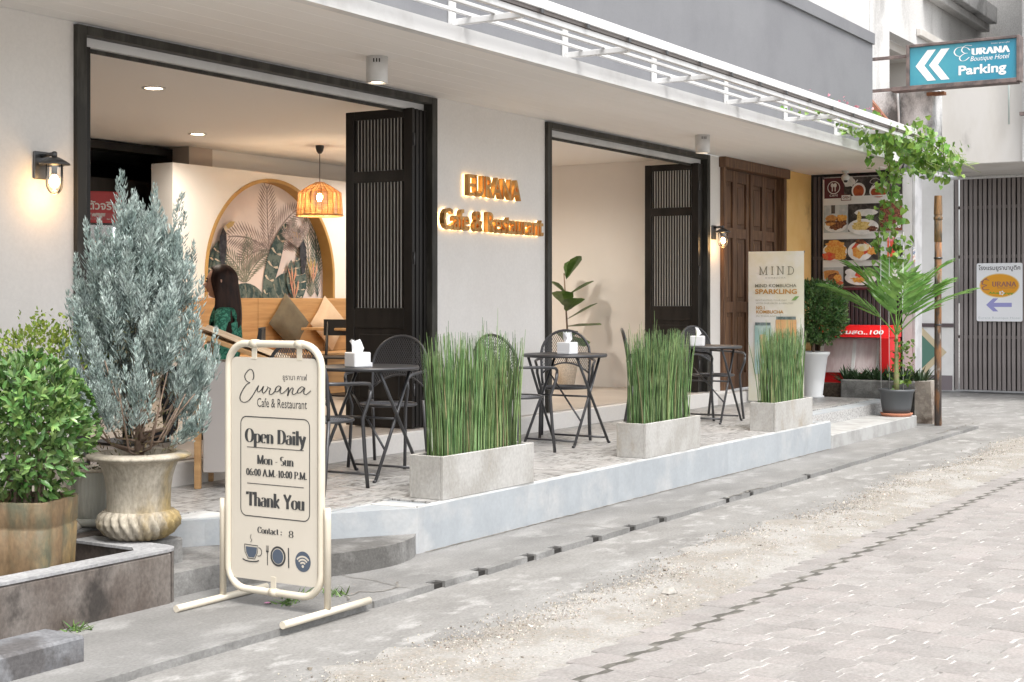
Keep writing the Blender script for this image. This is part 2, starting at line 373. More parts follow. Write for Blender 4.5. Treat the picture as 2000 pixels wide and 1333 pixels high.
# ------------------------------------------------------------------ ground
g = MB(); g.poly([(-900,-900,-.034),(900,-900,-.034),(900,900,-.034),(-900,900,-.034)])
tag(g.build('ground', m_conc), 'pale worn concrete ground beside the road', kind='structure')

def jag(x0, x1, y, amp, step=.12):
    xs = np.arange(x0, x1+.001, step); return [(float(x), y+float(rng.normal())*amp + amp*1.5*math.sin(x*1.7)+amp*math.sin(x*4.1+1)) for x in xs]
# pavement slab with weep holes along its edge
HOLES = [6.16,6.57,7.09,7.40,7.87,8.36,8.80,9.9,10.35,11.6]
walk = tag(MB().box(1.5,17.2,4.335,6.9,-.10,0).build('pavement', m_walk), 'grey concrete pavement along the terrace', kind='structure')
prev = 1.5
for h in HOLES + [17.2]:
    e = h-.045 if h < 17 else 17.2
    nseg = max(1, int((e-prev)/.5)); 
    for i in range(nseg):
        a = prev+(e-prev)*i/nseg; b = prev+(e-prev)*(i+1)/nseg
        y0 = 4.28+rng.normal()*.006; y1 = 4.28+rng.normal()*.006
        mb = MB(); vs = [(a,y0-.004,-.1),(b,y1-.004,-.1),(b,4.335,-.1),(a,4.335,-.1),(a,y0,-.0005),(b,y1,-.0005),(b,4.335,-.0005),(a,4.335,-.0005)]
        mb.add(vs, [(0,3,2,1),(4,5,6,7),(0,1,5,4),(1,2,6,5),(2,3,7,6),(3,0,4,7)]); mb.build('edge_slab', m_walk, walk)
    if h < 17: MB().box(h-.045,h+.045,4.288,4.334,-.034,-.010).build('drain_hole', m_dark, walk)  # dark box fills the notch; the hole's shade is its colour
    prev = h+.045
# slab joints: dark sealed cracks
for (x, a) in ((5.95,.10),(8.2,.03),(10.9,.05),(13.6,.02)):
    P = [(x+a*t+.012*rng.normal(), 4.3+.55*t) for t in np.linspace(0,1,9)]
    mb = MB(); pen(mb, P, .006, .005, .0025); mb.build('joint', m_crack, walk)
mb = MB(); pen(mb, [(5.55+.5*t, 4.42+.05*math.sin(t*7)+.015*rng.normal()) for t in np.linspace(0,1,14)], .012, .013, .003); mb.build('crack', m_crack, walk)
for x0,x1,y,w in ((9.9,10.6,4.30,.03),(15.9,17.6,4.42,.03)):
    mb = MB(); pen(mb, [(x0+(x1-x0)*t, y+.02*rng.normal()) for t in np.linspace(0,1,10)], w*.6, w*.6, .0045); mb.build('crack', m_crack, walk)

# gravel verge between the concrete and the pavers
m_grit = mat('gravel_grit', grain=0.16, gscale=70.0, col=(0.258,0.245,0.221), rough=.95, col2=(.26,.228,.19), scale=42, contrast=(.42,.72), bump=.9, bscale=110, col3=(0.313,0.301,0.280), scale3=2.2, c3=(.42,.6))
top = jag(2.0, 19.0, 3.60, .045, .10); bot = jag(2.0, 19.0, 2.895, .002, .3)
mb = MB(); n = len(top)
vs = []; K = 9
for (x,y) in top:
    yb = np.interp(x, [p[0] for p in bot], [p[1] for p in bot])
    for k in range(K):
        t = k/(K-1); z = -.034 + .004 + .016*math.sin(math.pi*min(1,max(0,t)))*(.8+.3*rng.random())
        vs.append((x + rng.normal()*.01*(0<k<K-1), yb+(y-yb)*t, z if 0<k<K-1 else (-.033 if k else -.024)))
mb.add(vs, [(i*K+k,(i+1)*K+k,(i+1)*K+k+1,i*K+k+1) for i in range(n-1) for k in range(K-1)], True)
tag(mb.build('gravel_verge', m_grit), 'strip of pale crushed gravel along the paved road', kind='structure')
m_peb = mat('pebble', (.42,.395,.355), .9, island=.5, col2=(.27,.23,.185), scale=30)
mb = MB(); n = 26000
px = 2.6+rng.random(n)**1.25*14; t = np.clip(rng.beta(1.3,1.0,n)+rng.normal(size=n)*.13, .03, 1.45)
B = np.stack([px, 2.93+t*.67+.03*np.sin(px*1.7), np.full(n,-.028)+.012*np.sin(np.pi*np.clip(t,0,1))], 1)
D = rdir(n); sz = .0035+.006*rng.random(n)**2.5+.012*(rng.random(n)>.993)
leaves(mb, B-D*sz[:,None]*.5, D, rdir(n), sz*1.4, sz*1.5, SPIN, SPIN_F)
tag(mb.build('loose_gravel', m_peb), 'loose small stones scattered over the gravel strip', 'gravel', kind='stuff')
mb = MB(); k = 16
mb.lathe([(.0,0),(.045,.003),(.05,.02),(.03,.042),(0,.05)], 9, mod=lambda r,z,a,i: r*(1+.25*math.sin(2*a+1)+.12*math.sin(3*a)), smooth=False)
tag(mb.build('stone', mat('stone', (.33,.31,.28), .9, col2=(.2,.19,.17), scale=20)), 'single brown grey stone lying on the gravel by the pavers', 'stone').location = (6.62,3.18,-.03)

# interlocking pavers, laid as pieces
m_bed = mat('joint_sand', (.50,.485,.46), .95, col2=(.17,.16,.15), scale=6, contrast=(.35,.65))
tag(MB().add([(-40,-30,-.0222),(60,-30,-.0222),(60,2.905,-.0222),(-40,2.905,-.0222)], [(0,1,2,3)]).build('paver_bed', m_bed), kind='structure')
road = bpy.data.objects.new('paved_road', None); COL.objects.link(road); tag(road, 'road of pinkish grey interlocking pavers', kind='structure')
m_pave = mat('paver', grain=0.16, gscale=70.0, col=(0.251,0.237,0.224), rough=.85, rand=.07, col2=(0.216,0.201,0.189), scale=4, objrand=True, bump=.25, bscale=90, col3=(0.263,0.240,0.227), scale3=1.5, c3=(.45,.75))
PX, PY = .22, .16
def paver_poly(s=1.0):
    a = .020; h = PY/2; w = PX/2; g_ = .003
    P = [(-w+g_, -h+a), (-w*.3, -h+a*.75), (w*.3, -h-a*.75), (w-g_, -h-a)]
    Q = [(x, y+PY) for x, y in P][::-1]
    P = [(x, y+.005) for x, y in P]; Q = [(x, y-.005) for x, y in Q]
    return P + Q
def paver_mesh():
    p = paver_poly(); n = len(p); mb = MB()
    cx = sum(q[0] for q in p)/n; cy = sum(q[1] for q in p)/n
    inn = [(cx+(x-cx)*.955, cy+(y-cy)*.955) for x,y in p]
    vs = [(x,y,-.03) for x,y in p]+[(x,y,-.004) for x,y in p]+[(x,y,0) for x,y in inn]
    fs = [list(range(2*n,3*n))]+[(i,(i+1)%n,n+(i+1)%n,n+i) for i in range(n)]+[(n+i,n+(i+1)%n,2*n+(i+1)%n,2*n+i) for i in range(n)]
    return mb.add(vs, fs)
pm = paver_mesh().data('paver', m_pave)
rest = MB(); cand = []
for j in range(34):
    y = 2.84 - j*PY - (.035 if j > 0 else 0)
    for i in range(120):
        x = 1.5 + i*PX
        if x > 26: break
        d = x*.849+y*.528; u = (x*.528-y*.849)/d if d > .5 else 9
        py = 588+EYE*2820/d if d > .5 else 1e9
        vis = d > 3 and -.4 < u < .3546+.03 and py < 1333+60
        cand.append((0 if vis else 1, d, x, y))
cand.sort()
for q, (vv, d, x, y) in enumerate(cand):
    zz = -.018 + rng.normal()*.0012; rz = rng.normal()*.008
    if q < 298:
        o = link('paver', pm, road); o.location = (x+rng.normal()*.0015, y+rng.normal()*.0015, zz); o.rotation_euler = (rng.normal()*.004, rng.normal()*.004, rz)
    else:
        c = math.cos(rz); s_ = math.sin(rz)
        rest.add([(x+v.co.x*c-v.co.y*s_, y+v.co.x*s_+v.co.y*c, zz+v.co.z) for v in pm.vertices], [list(p.vertices) for p in pm.polygons])
tag(rest.build('further_pavers', m_pave, road), kind='stuff')
mb = MB().add([(1.5,2.700,-.0212),(12.5,2.700,-.0212),(12.5,2.785,-.0212),(1.5,2.785,-.0212)],[(0,1,2,3)])
mb.build('open_joint', mat('dirt_joint', (.075,.07,.06), .95, col2=(.16,.15,.13), scale=8, contrast=(.45,.7)), road)

# ------------------------------------------------------------------ terrace
terr = tag(MB().prism([(6.79,4.86)]+[(float(x),4.86+.0025*float(rng.normal())) for x in np.arange(6.85,13.75,.09)]+[(13.78,4.86),(13.78,5.32),(17.35,5.32),(17.35,6.9),(4.2,6.9),(4.6,6.35),(5.2,6.0),(5.83,5.61),(6.27,5.22)], -.02, .262).build('terrace', m_kerbpaint), 'raised tiled terrace with pale blue painted edge', kind='structure')
m_tile = mat('printed_tile', grain=0.16, gscale=70.0, col=(.33,.322,.31), rough=.42, rand=.08, col2=(.13,.124,.116), scale=14, contrast=(.47,.60), objrand=True, stretch=(.45,2.2,1), col3=(.39,.385,.375), scale3=26, c3=(.5,.6))
m_tile2 = mat('printed_tile_cross', grain=0.16, gscale=70.0, col=(.34,.33,.317), rough=.42, rand=.08, col2=(.15,.142,.134), scale=14, contrast=(.47,.60), objrand=True, stretch=(2.2,.45,1), col3=(.40,.39,.38), scale3=22, c3=(.5,.6))
TS = .31
tmd = [MB().box(-TS/2+.0012,TS/2-.0012,-TS/2+.0012,TS/2-.0012,0,.012,.0015).data('tile', m) for m in (m_tile, m_tile2)]
for j in range(6):
    for i in range(42):
        x = 4.5+TS*(i+.5); y = 4.885+TS*(j+.5)
        if x > 17.3: continue
        if x > 13.6 and y < 5.32+TS/2: continue
        if y > 6.8: continue
        # plan of the slanting left end
        xe = np.interp(y-TS/2, [4.86,5.22,5.61,6.0,6.35,6.9],[6.79,6.27,5.83,5.2,4.6,4.2])
        if x-TS/2 < xe: continue
        o = link('tile', tmd[(i*7+j*3+(i*j) % 5) % 2], terr); o.location = (x, y, .2622)
# edge strips of plain screed filling between tiles and the painted face
mb = MB().prism([(6.80,4.868),(13.775,4.868),(13.775,4.883),(6.80,4.883)], .262, .2735); mb.build('edge_trim', m_terr, terr)
mb = MB().prism([(6.79,4.884),(6.76,5.18),(6.30,5.24),(5.88,5.63),(5.25,6.02),(4.65,6.36),(4.4,6.74),(6.5,6.74),(6.5,5.3),(6.9,5.3),(6.9,4.884)], .262, .2665); mb.build('edge_trim', m_terr, terr)
mb = MB(); pen(mb, [(x, 4.850+.004*rng.normal()) for x in np.arange(6.85,13.75,.05)], .014, .020, .0035); mb.build('dirt_line', m_crack, walk)
# low curved step at the left end and the lower step at the right end
def strip_poly(P): return P
low = spline([(4.9,5.16),(5.2,5.16),(5.52,5.12),(5.96,4.86),(6.35,4.76),(6.62,4.79),(6.78,4.87)], 6)
tag(MB().prism([p for p in low]+[(6.78,5.3),(6.2,5.9),(4.9,6.2)], -.02, .118).build('curved_step', m_kerb), 'low dark concrete step curving round the left end of the terrace', 'step')
st = thing('side_step', 'low whitewashed step at the far right end of the terrace', 'step', (15.2,5.0,0))
wpart(MB().box(13.785,16.68,4.85,5.318,-.02,.135,.008), 'tread', mat('worn_white_step', (.37,.37,.36), .8, col2=(.29,.285,.275), scale=5, bump=.2), st)
wpart(MB().box(13.79,17.3,5.306,5.3195,.136,.255), 'speckled_riser', mat('speckled_tile', (.46,.455,.445), .5, col2=(.25,.245,.24), scale=55, contrast=(.45,.6)), st)

# ------------------------------------------------------------------ the cafe building
cafe = thing('cafe_building', 'beige cafe building with two wide door openings under a white canopy', 'building', (10,6.9,0))
W0, W1 = 6.75, 6.93
def cp(mb, name, m=m_stucco): return wpart(mb, name, m, cafe)
cp(MB().box(1,5.915,W0,W1,.0,3.118), 'wall')
cp(MB().box(9.655,11.425,W0,W1,.0,3.118), 'wall')
cp(MB().box(15.045,15.395,W0,W1,.0,3.118), 'wall')
cp(MB().box(1,18.3,W0+.02,W1-.02,3.20,4.6), 'wall')
cp(MB().box(17.365,18.29,W0-.03,W1,.0,3.118), 'ochre_pillar', m_yellow)
cp(MB().box(5.6,15.6,6.69,6.749,.2,.425,.006), 'threshold', m_stucco)
cp(MB().box(15.2,17.4,6.60,6.749,.2,.40,.006), 'threshold', m_stucco)
cp(MB().box(4.0,15.3,6.7495,13.5,.2,.4345), 'floor', m_intfloor)
for k in range(8):       # soffit boards
    y0 = 5.205+k*.1935; cp(MB().box(1,18.29 if k > 2 else 17.15+.38*k,y0+.0015,y0+.192,3.12,3.14,.001), 'soffit_board', m_soffit)
cp(MB().prism([(1,5.21),(17.1,5.21),(18.28,5.62),(18.28,6.74),(1,6.74)], 3.141, 3.2), 'canopy_slab', m_soffit)
cp(MB().prism([(1,5.13),(17.05,5.13),(17.12,5.2035),(1,5.2035)], 3.105, 3.205), 'fascia', m_white)
cp(MB().prism([(17.13,5.14),(18.3,5.56),(18.3,5.62),(17.13,5.2035)], 3.105, 3.205), 'fascia', m_white)
cp(MB().box(1,16.27,5.24,5.42,3.2055,4.53,.006), 'upper_wall', m_grey)
cp(MB().box(1,16.28,5.215,5.239,4.40,4.53,.004), 'coping_band', m_grey)
cp(MB().box(1,16.0,5.19,5.2385,3.2055,3.222), 'flashing', m_white)
# window and pale wall above the grey parapet
cp(MB().box(1,18.5,6.0,6.2,3.25,9), 'upper_storey', m_oldwhite)
# door frames
def opening(x0, x1, top=3.107):
    f = MB(); f.box(x0,x0+.075,W0-.035,W1+.02,.4355,top,.004); cp(f, 'door_jamb', m_frame)
    f = MB(); f.box(x1-.075,x1,W0-.035,W1+.02,.4355,top,.004); cp(f, 'door_jamb', m_frame)
    f = MB(); f.box(x0+.076,x1-.076,W0-.035,W0+.05,top-.055,top,.004); cp(f, 'door_head', m_frame)
    cp(MB().box(x0+.076,x1-.076,W0+.052,W1+.02,top-.11,top-.003), 'head_board', m_white)
    cp(MB().box(x0+.09,x1-.09,W0+.085,W0+.10,top-.135,top-.1105), 'door_track', m_frame)
opening(5.915, 9.655); opening(11.425, 15.045)
# folding leaves, built once and copied
def leaf_parts(w=.66):
    z0, z1 = .445, 3.0; t = .036
    d = MB()
    for a,b in ((0,.085),(w-.085,w)): d.box(-t/2,t/2,a,b,z0,z1,.003)
    for a,b in ((z0,.62),(1.24,1.40),(2.42,2.51),(2.93,z1)): d.box(-t/2+.001,t/2-.001,.0855,w-.0855,a,b,.002)
    panel = MB().box(-.008,.008,.0855,w-.0855,.6205,1.2395); panel.box(-.016,.016,.13,w-.13,.67,1.19,.006)
    return d, panel
def leaf_door(x, y, rz, slats=True, w=.66):
    d, p = leaf_parts(w); o = d.build('folding_door', m_door); p.build('door_panel', m_door, o)
    if slats:
        n = 15
        s1 = MB().box(-.011,.011,-.006,.006,1.402,2.418).data('slat', m_slat); s2 = MB().box(-.011,.011,-.006,.006,2.512,2.928).data('slat', m_slat)
        for i in range(n):
            for sm_ in (s1, s2):
                q = link('slat', sm_, o); q.location = (0, .0855+(w-.171)*(i+.5)/n, 0)
        MB().box(.004,.008,.086,w-.086,1.401,2.419).build('pane', m_reflglass, o); MB().box(.004,.008,.086,w-.086,2.511,2.929).build('pane', m_reflglass, o)
        for zz in (.75, 1.8, 2.75): MB().tube([(0,-.006,zz-.05),(0,-.006,zz+.05)], .008, 8).build('hinge', m_lampmetal, o)
    else:
        MB().box(-.010,.010,.086,w-.086,1.401,2.929).build('door_panel', m_door, o)
    at_home(o, cafe); o.matrix_parent_inverse = Matrix.Translation((-10,-6.9,0))
    o.location = (x, y, 0); o.rotation_euler = (0,0,rz); return o
leaf_door(9.36, 6.745, R(1.5)); leaf_door(9.435, 6.76, 0, False, .62); leaf_door(9.50, 6.77, 0, False, .62); leaf_door(9.562, 6.77, 0, False, .62)
leaf_door(14.80, 6.745, R(1)); leaf_door(14.87, 6.76, 0, False, .62); leaf_door(14.935, 6.77, 0, False, .62)
for k in range(2): leaf_door(6.012+.062*k, 6.80, R(-2), False, .55)
leaf_door(11.525, 6.80, R(-2), False, .5)
# old teak door
td = wpart(MB().box(15.3955,15.47,W0-.05,W1,.4,3.0,.004).box(17.29,17.3645,W0-.05,W1,.4,3.0,.004).box(15.36,17.40,W0-.085,W1-.02,3.001,3.117,.006), 'teak_door_frame', m_wood, cafe)
nl = 4; lw = (17.288-15.472)/nl
lf = MB()
for a,b in ((0,.085),(lw-.088,lw-.003)): lf.box(a,b,0,.045,.42,2.995,.004)
for a,b in ((.42,.60),(1.32,1.45),(2.20,2.32),(2.86,2.995)): lf.box(.0855,lw-.0885,.002,.043,a,b,.003)
lfm = lf.data('door_leaf', m_wood)
pms = [MB().box(.0856,lw-.0886,.026,.034,a,b).box(.13,lw-.133,.012,.03,a+.05,b-.05,.005).data('door_panel', m_wood) for a,b in ((.6005,1.3195),(1.4505,2.1995),(2.3205,2.8595))]
for k in range(nl):
    o = link('teak_door', lfm); at_home(o, cafe); o.location = (15.472+lw*k, W0+.03+(.02 if k % 2 else 0), 0)
    for q in pms: link('door_panel', q, o)
    if k in (1,2): MB().tube([(.04 if k == 2 else lw-.05,-.012,1.30),(.04 if k == 2 else lw-.05,-.012,1.44)], .008, 8).build('door_handle', m_lampmetal, o)

# interior shell
cp(MB().box(4.0,15.3,W1+.021,13.5,3.1,3.2), 'ceiling', m_ceil)
cp(MB().box(15.2,15.32,W1,13.5,.43,3.0995), 'interior_wall', m_stucco_in)
cp(MB().box(4.0,4.1,W1,13.5,.43,3.0995), 'interior_wall', m_stucco_in)
cp(MB().box(11.551,15.199,11.03,11.15,.43,3.0995), 'interior_wall', m_stucco_in)
cp(MB().box(11.2,11.55,11.0,11.299,.43,3.0995), 'interior_column', mat('shade_toned_plaster', (.50,.43,.38), .85))  # shaded face of the column painted as a darker plaster
cp(MB().box(4.101,9.7,11.3,11.45,.43,3.0995), 'interior_wall', m_stucco_in)
cp(MB().box(4.101,15.199,13.3,13.45,.43,3.0995), 'interior_wall', m_dark)  # near-black wall colour makes the room behind the doorway look unlit
f = MB(); f.box(9.70,9.78,11.24,11.44,.435,3.08); f.box(11.12,11.199,11.24,11.44,.435,3.08); f.box(9.781,11.119,11.24,11.44,3.0,3.08); f.box(9.781,11.119,11.36,11.40,.435,2.72); cp(f, 'dark_doorway', m_door)
# mural wall with an arched recess
mwx0, mwx1, my = 10.66, 15.19, 10.7
ac, ar, asp = 12.19, 1.07, 1.74
outl = [(mwx0,.435),(mwx0,2.87),(mwx1,2.87),(mwx1,.435),(ac+ar,.435)]+[(ac+ar*math.cos(R(a)), asp+ar*math.sin(R(a))) for a in range(0,181,6)]+[(ac-ar,.435)]
FM = frame((0,my,0),(1,0,0),(0,0,1))
mb = MB(); L_ = len(outl)
vs = [(x,my,z) for x,z in outl]+[(x,my+.3,z) for x,z in outl]
mb.add(vs, [list(range(L_))]+[(i,(i+1)%L_,L_+(i+1)%L_,L_+i) for i in range(L_)]); cp(mb, 'mural_wall', m_stucco_in)
mb = MB(); A = [(ac+ar*math.cos(R(a)), asp+ar*math.sin(R(a))) for a in range(0,181,4)]; A = [(ac+ar,1.0)]+A+[(ac-ar,1.0)]
for k in range(len(A)-1):
    (x,z),(x2,z2) = A[k],A[k+1]; s1 = .965
    q = lambda x,z: (ac+(x-ac)*s1, 1.0 if z <= 1.0 else (asp+(z-asp)*s1 if z > asp else z))
    a,b = q(x,z); c,d = q(x2,z2)
    mb.add([(x,my-.012,z),(x2,my-.012,z2),(c,my-.012,d),(a,my-.012,b),(a,my+.14,b),(c,my+.14,d),(x,my+.14,z),(x2,my+.14,z2)],[(0,1,2,3),(3,2,5,4),(0,6,7,1)])
cp(mb, 'arch_trim', mat('mustard_arch_trim', (.50,.30,.10), .6, col2=(.42,.25,.08), scale=3))
# mural print: flat painted leaves and birds on the recessed panel
m_mur = mat('mural_ground', (.74,.66,.64), .9, col2=(.67,.60,.60), scale=1.5)
mural = wpart(MB().box(ac-ar-.05,ac+ar+.05,my+.1405,my+.16,.98,2.86), 'mural', m_mur, cafe)
MZ = [my+.1400]
def mz(z): return 1.46+(z-1.0)*1.02
def mpoly(pts, m, name):
    pts = [(x, mz(z)) for x,z in pts]; MZ[0] -= .0004; mb = MB(); mb.poly([(x, MZ[0], z) for x,z in pts]); o = mb.build(name, m, mural); return o
pal = {k: mat('mural_'+k, c, .9, col2=c2, scale=14, contrast=(.4,.6)) for k,c,c2 in (
  ('teal',(.035,.07,.075),(.12,.16,.15)), ('navy',(.02,.022,.035),(.05,.055,.07)), ('sage',(.16,.18,.15),(.27,.27,.23)), ('mauve',(.24,.20,.20),(.36,.30,.29)),
  ('coral',(.62,.27,.20),(.55,.36,.24)), ('ochre',(.52,.36,.13),(.4,.3,.15)), ('cream',(.62,.55,.45),(.55,.48,.4)))}
def frond(x, z, ang, L, m, n=15, curve=25, w=.19, name='palm_print'):
    MZ[0] -= .0004; mb = MB(); z = mz(z); p = np.array((x,z)); a = ang; 
    for i in range(n):
        t = i/n; d = np.array((math.cos(R(a)), math.sin(R(a)))); q = p+d*L/n; nn = np.array((-d[1],d[0]))
        ww = .009; mb.poly([(p[0]-nn[0]*ww,MZ[0],p[1]-nn[1]*ww),(q[0]-nn[0]*ww,MZ[0],q[1]-nn[1]*ww),(q[0]+nn[0]*ww,MZ[0],q[1]+nn[1]*ww),(p[0]+nn[0]*ww,MZ[0],p[1]+nn[1]*ww)])
        ll = w*(math.sin(math.pi*(.12+.85*t)))**.7
        for s in (-1,1):
            e = q+(d*.65+nn*s*.85)*ll; mb.poly([(p[0],MZ[0]-.0001*s,p[1]),((p[0]*.4+e[0]*.6)+d[0]*.02,MZ[0]-.0001*s,(p[1]*.4+e[1]*.6)+d[1]*.02),(e[0],MZ[0]-.0001*s,e[1]),((p[0]*.5+e[0]*.5)-d[0]*.014,MZ[0]-.0001*s,(p[1]*.5+e[1]*.5)-d[1]*.014)])
        p = q; a += curve/n
    mb.build(name, m, mural)
def banana(x, z, ang, L, w, m, m2, bend=0):
    ax = []; a = ang; p = np.array((x,z)); N_ = 12; l=[]; r=[]
    for i in range(N_+1):
        t = i/N_; d = np.array((math.cos(R(a)), math.sin(R(a)))); nn = np.array((-d[1],d[0])); ww = w*math.sin(math.pi*min(1,.06+t*.94))**.75
        l.append(p+nn*ww); r.append(p-nn*ww*.8); ax.append(p.copy()); p = p+d*L/N_; a += bend/N_
    mpoly([tuple(q) for q in l+r[::-1]], m, 'leaf_print')
    for i in range(1,N_,1):
        for S in (l,r):
            mpoly([tuple(ax[i]), tuple(ax[i]*.3+S[i]*.7+(ax[min(i+1,N_)]-ax[i])*.5), tuple(S[i]*.92+ax[i]*.08+(ax[min(i+1,N_)]-ax[i])*.25), tuple(ax[i]*.5+S[i]*.5)], m2, 'leaf_vein_print') if i % 2 else None
for a,L,c in ((150,.68,40),(95,.72,-5),(62,.68,-35),(35,.6,-40),(175,.5,50)): frond(12.28,1.55,a,L,pal['mauve'],16,c,.2)
for a,c in ((120,40),(85,0),(60,-40),(140,50)): frond(11.9,1.2,a,.5,pal['sage'],12,c,.13)
for a in (95,110,80,70): frond(13.0,1.05,a,.95,pal['sage'],18,0,.12)
frond(13.12,1.05,92,1.15,pal['teal'],20,5,.11)
banana(12.2,1.0,150,.75,.13,pal['teal'],pal['sage'],80); banana(12.2,1.0,72,.95,.12,pal['teal'],pal['cream'],-10); banana(12.25,1.0,40,.62,.14,pal['teal'],pal['sage'],-40)
banana(11.42,1.05,100,.62,.13,pal['teal'],pal['cream'],-40); banana(11.4,1.1,70,.55,.12,pal['teal'],pal['cream'],20); banana(12.75,1.0,75,.5,.14,pal['teal'],pal['cream'],40); banana(12.7,1.02,110,.45,.1,pal['teal'],pal['sage'],-20)
for x,z,s,k in ((11.50,1.62,1,.85),(12.82,1.55,-1,.85)):   # two large-billed birds
    mpoly([(x-.03*s*k,z-.28*k),(x+.03*s*k,z-.3*k),(x+.07*s*k,z-.02*k),(x+.06*s*k,z+.12*k),(x+.0*s*k,z+.18*k),(x-.06*s*k,z+.06*k),(x-.07*s*k,z-.1*k)], pal['navy'], 'bird_print')
    mpoly([(x+.01*s*k,z+.17*k),(x+.06*s*k,z+.11*k),(x+.09*s*k,z+.17*k),(x+.05*s*k,z+.22*k)], pal['cream'], 'bird_print')
    mpoly([(x+.05*s*k,z+.21*k),(x+.09*s*k,z+.16*k),(x+.17*s*k,z+.2*k),(x+.22*s*k,z+.26*k),(x+.14*s*k,z+.26*k)], pal['ochre'], 'bird_print')
for x,z,m in ((12.62,1.25,'coral'),(12.66,1.1,'coral'),(12.95,1.36,'ochre'),(12.99,1.3,'coral')):
    for a in (60,95,125): mpoly([(x,z-.1),(x+.03+.1*math.cos(R(a)),z+.06*math.sin(R(a))),(x+.14*math.cos(R(a)),z+.16*math.sin(R(a)))], pal[m], 'flower_print')
for a,c in ((100,30),(70,-30),(130,40)): frond(12.72,1.6,a,.32,pal['mauve'],9,c,.09)

# ------------------------------------------------------------------ lit lamps of the place, and a few added
def lamp(name, kind, loc, energy, col=(1,.72,.42), parent=None, size=.03, rot=None, angle=120):
    l = bpy.data.lights.new(name, kind); l.energy = energy; l.color = col; l.shadow_soft_size = size
    if kind == 'SPOT': l.spot_size = R(angle); l.spot_blend = 1.0
    o = bpy.data.objects.new(name, l); COL.objects.link(o); o.location = loc; o.parent = parent
    if rot: o.rotation_euler = rot
    return o
k = 0
for (x,y,lab) in ((7.97,8.2,'recessed round ceiling downlight nearest the big doorway'),(10.4,10.1,'recessed round ceiling downlight deeper inside, towards the dark doorway'),(10.9,8.3,'added unseen ceiling downlight behind the first stack of folding doors'),(13.6,8.4,'added unseen ceiling downlight just inside the second doorway'),(13.4,9.9,'added unseen ceiling downlight over the far end of the oak bench')):  # the last three are unseen lamps, added to light the room
    t = thing('downlight', lab, 'ceiling light', (x,y,3.1), 0, 'recessed downlights in the cafe ceiling')
    MB().lathe([(.07,-.002),(.092,-.002),(.092,-.008),(.07,-.010)], 28, cap=False).build('trim_ring', m_white, t)
    MB().lathe([(.0,-.0015),(.07,-.0015),(.07,-.004),(0,-.004)], 28, cap=False).build('lens', m_down, t)
    lamp('downlight_glow', 'SPOT', (0,0,-.03), 60, (1,.89,.76), t, .09, (0,0,0), 165)
for (x,y,lab) in ((7.86,5.97,'white cylinder spotlight on the soffit above the large doorway'),(13.3,6.02,'white cylinder spotlight on the soffit near the far doorway')):
    t = thing('cylinder_spotlight', lab, 'spotlight', (x,y,3.12), 0, 'cylinder spotlights under the canopy')
    b_ = MB().lathe([(.0,0),(.073,0),(.073,-.178),(.062,-.18),(.058,-.165),(0,-.165)], 32, cap=False).build('housing', m_white, t)
    MB().lathe([(0,-.168),(.055,-.168)], 24, cap=False).build('lens', m_down, t)
    for a in (200,215,230): MB().box(.0725,.0745,-.004,.004,-.045,-.02,M=Matrix.Rotation(R(a),4,'Z')).build('vent_slot', m_dark, b_)
    lamp('spotlight_glow', 'SPOT', (0,0,-.19), 14, (1,.8,.58), t, .05, (0,0,0), 80)
def sconce(x, z, lab):
    t = thing('wall_lantern', lab, 'wall lamp', (x, W0, z), 0, 'bulkhead lanterns on the cafe wall')
    MB().box(-.055,.055,-.016,0,-.09,.07,.004).build('backplate', m_lampmetal, t)
    MB().tube([(0,-.016,.045),(0,-.075,.05),(0,-.12,.05)], .012, 10).lathe([(.016,.0),(.016,.03),(.008,.036)], 12, (0,-.12,.03)).build('arm', m_lampmetal, t)
    MB().lathe([(.0,.032),(.03,.03),(.062,.012),(.088,-.004),(.088,-.012),(.06,-.012),(.05,-.02)], 30, (0,-.12,0), cap=False).build('cap', m_lampmetal, t)
    c = MB()
    for a in (0,90,180,270):
        P = [(.058*math.cos(R(a)), -.12+.058*math.sin(R(a)), -.012), (.058*math.cos(R(a)), -.12+.058*math.sin(R(a)), -.12)]
        P += [(.058*math.cos(R(e))*math.cos(R(a)), -.12+.058*math.cos(R(e))*math.sin(R(a)), -.12-.06*math.sin(R(e))) for e in range(15,91,15)]
        c.tube(P, .0042, 6)
    c.build('cage', m_lampmetal, t)
    MB().lathe([(.048,-.015),(.05,-.11),(.046,-.135),(.03,-.158),(0,-.165)], 24, (0,-.12,0), cap=False).build('glass', m_glass, t)
    MB().lathe([(.016,-.02),(.016,-.06),(.02,-.07)], 12, (0,-.12,0)).build('socket', m_lampmetal, t)
    MB().lathe([(.012,-.07),(.028,-.095),(.03,-.115),(.02,-.135),(0,-.142)], 16, (0,-.12,0), cap=False).build('bulb', m_bulb, t)
    lamp('lantern_glow', 'POINT', (0,-.12,-.19), .7, (1,.56,.22), t, .03)
sconce(5.67, 2.255, 'caged glass wall lantern on the left end of the beige wall')
sconce(15.20, 2.25, 'caged glass wall lantern beside the old teak door')

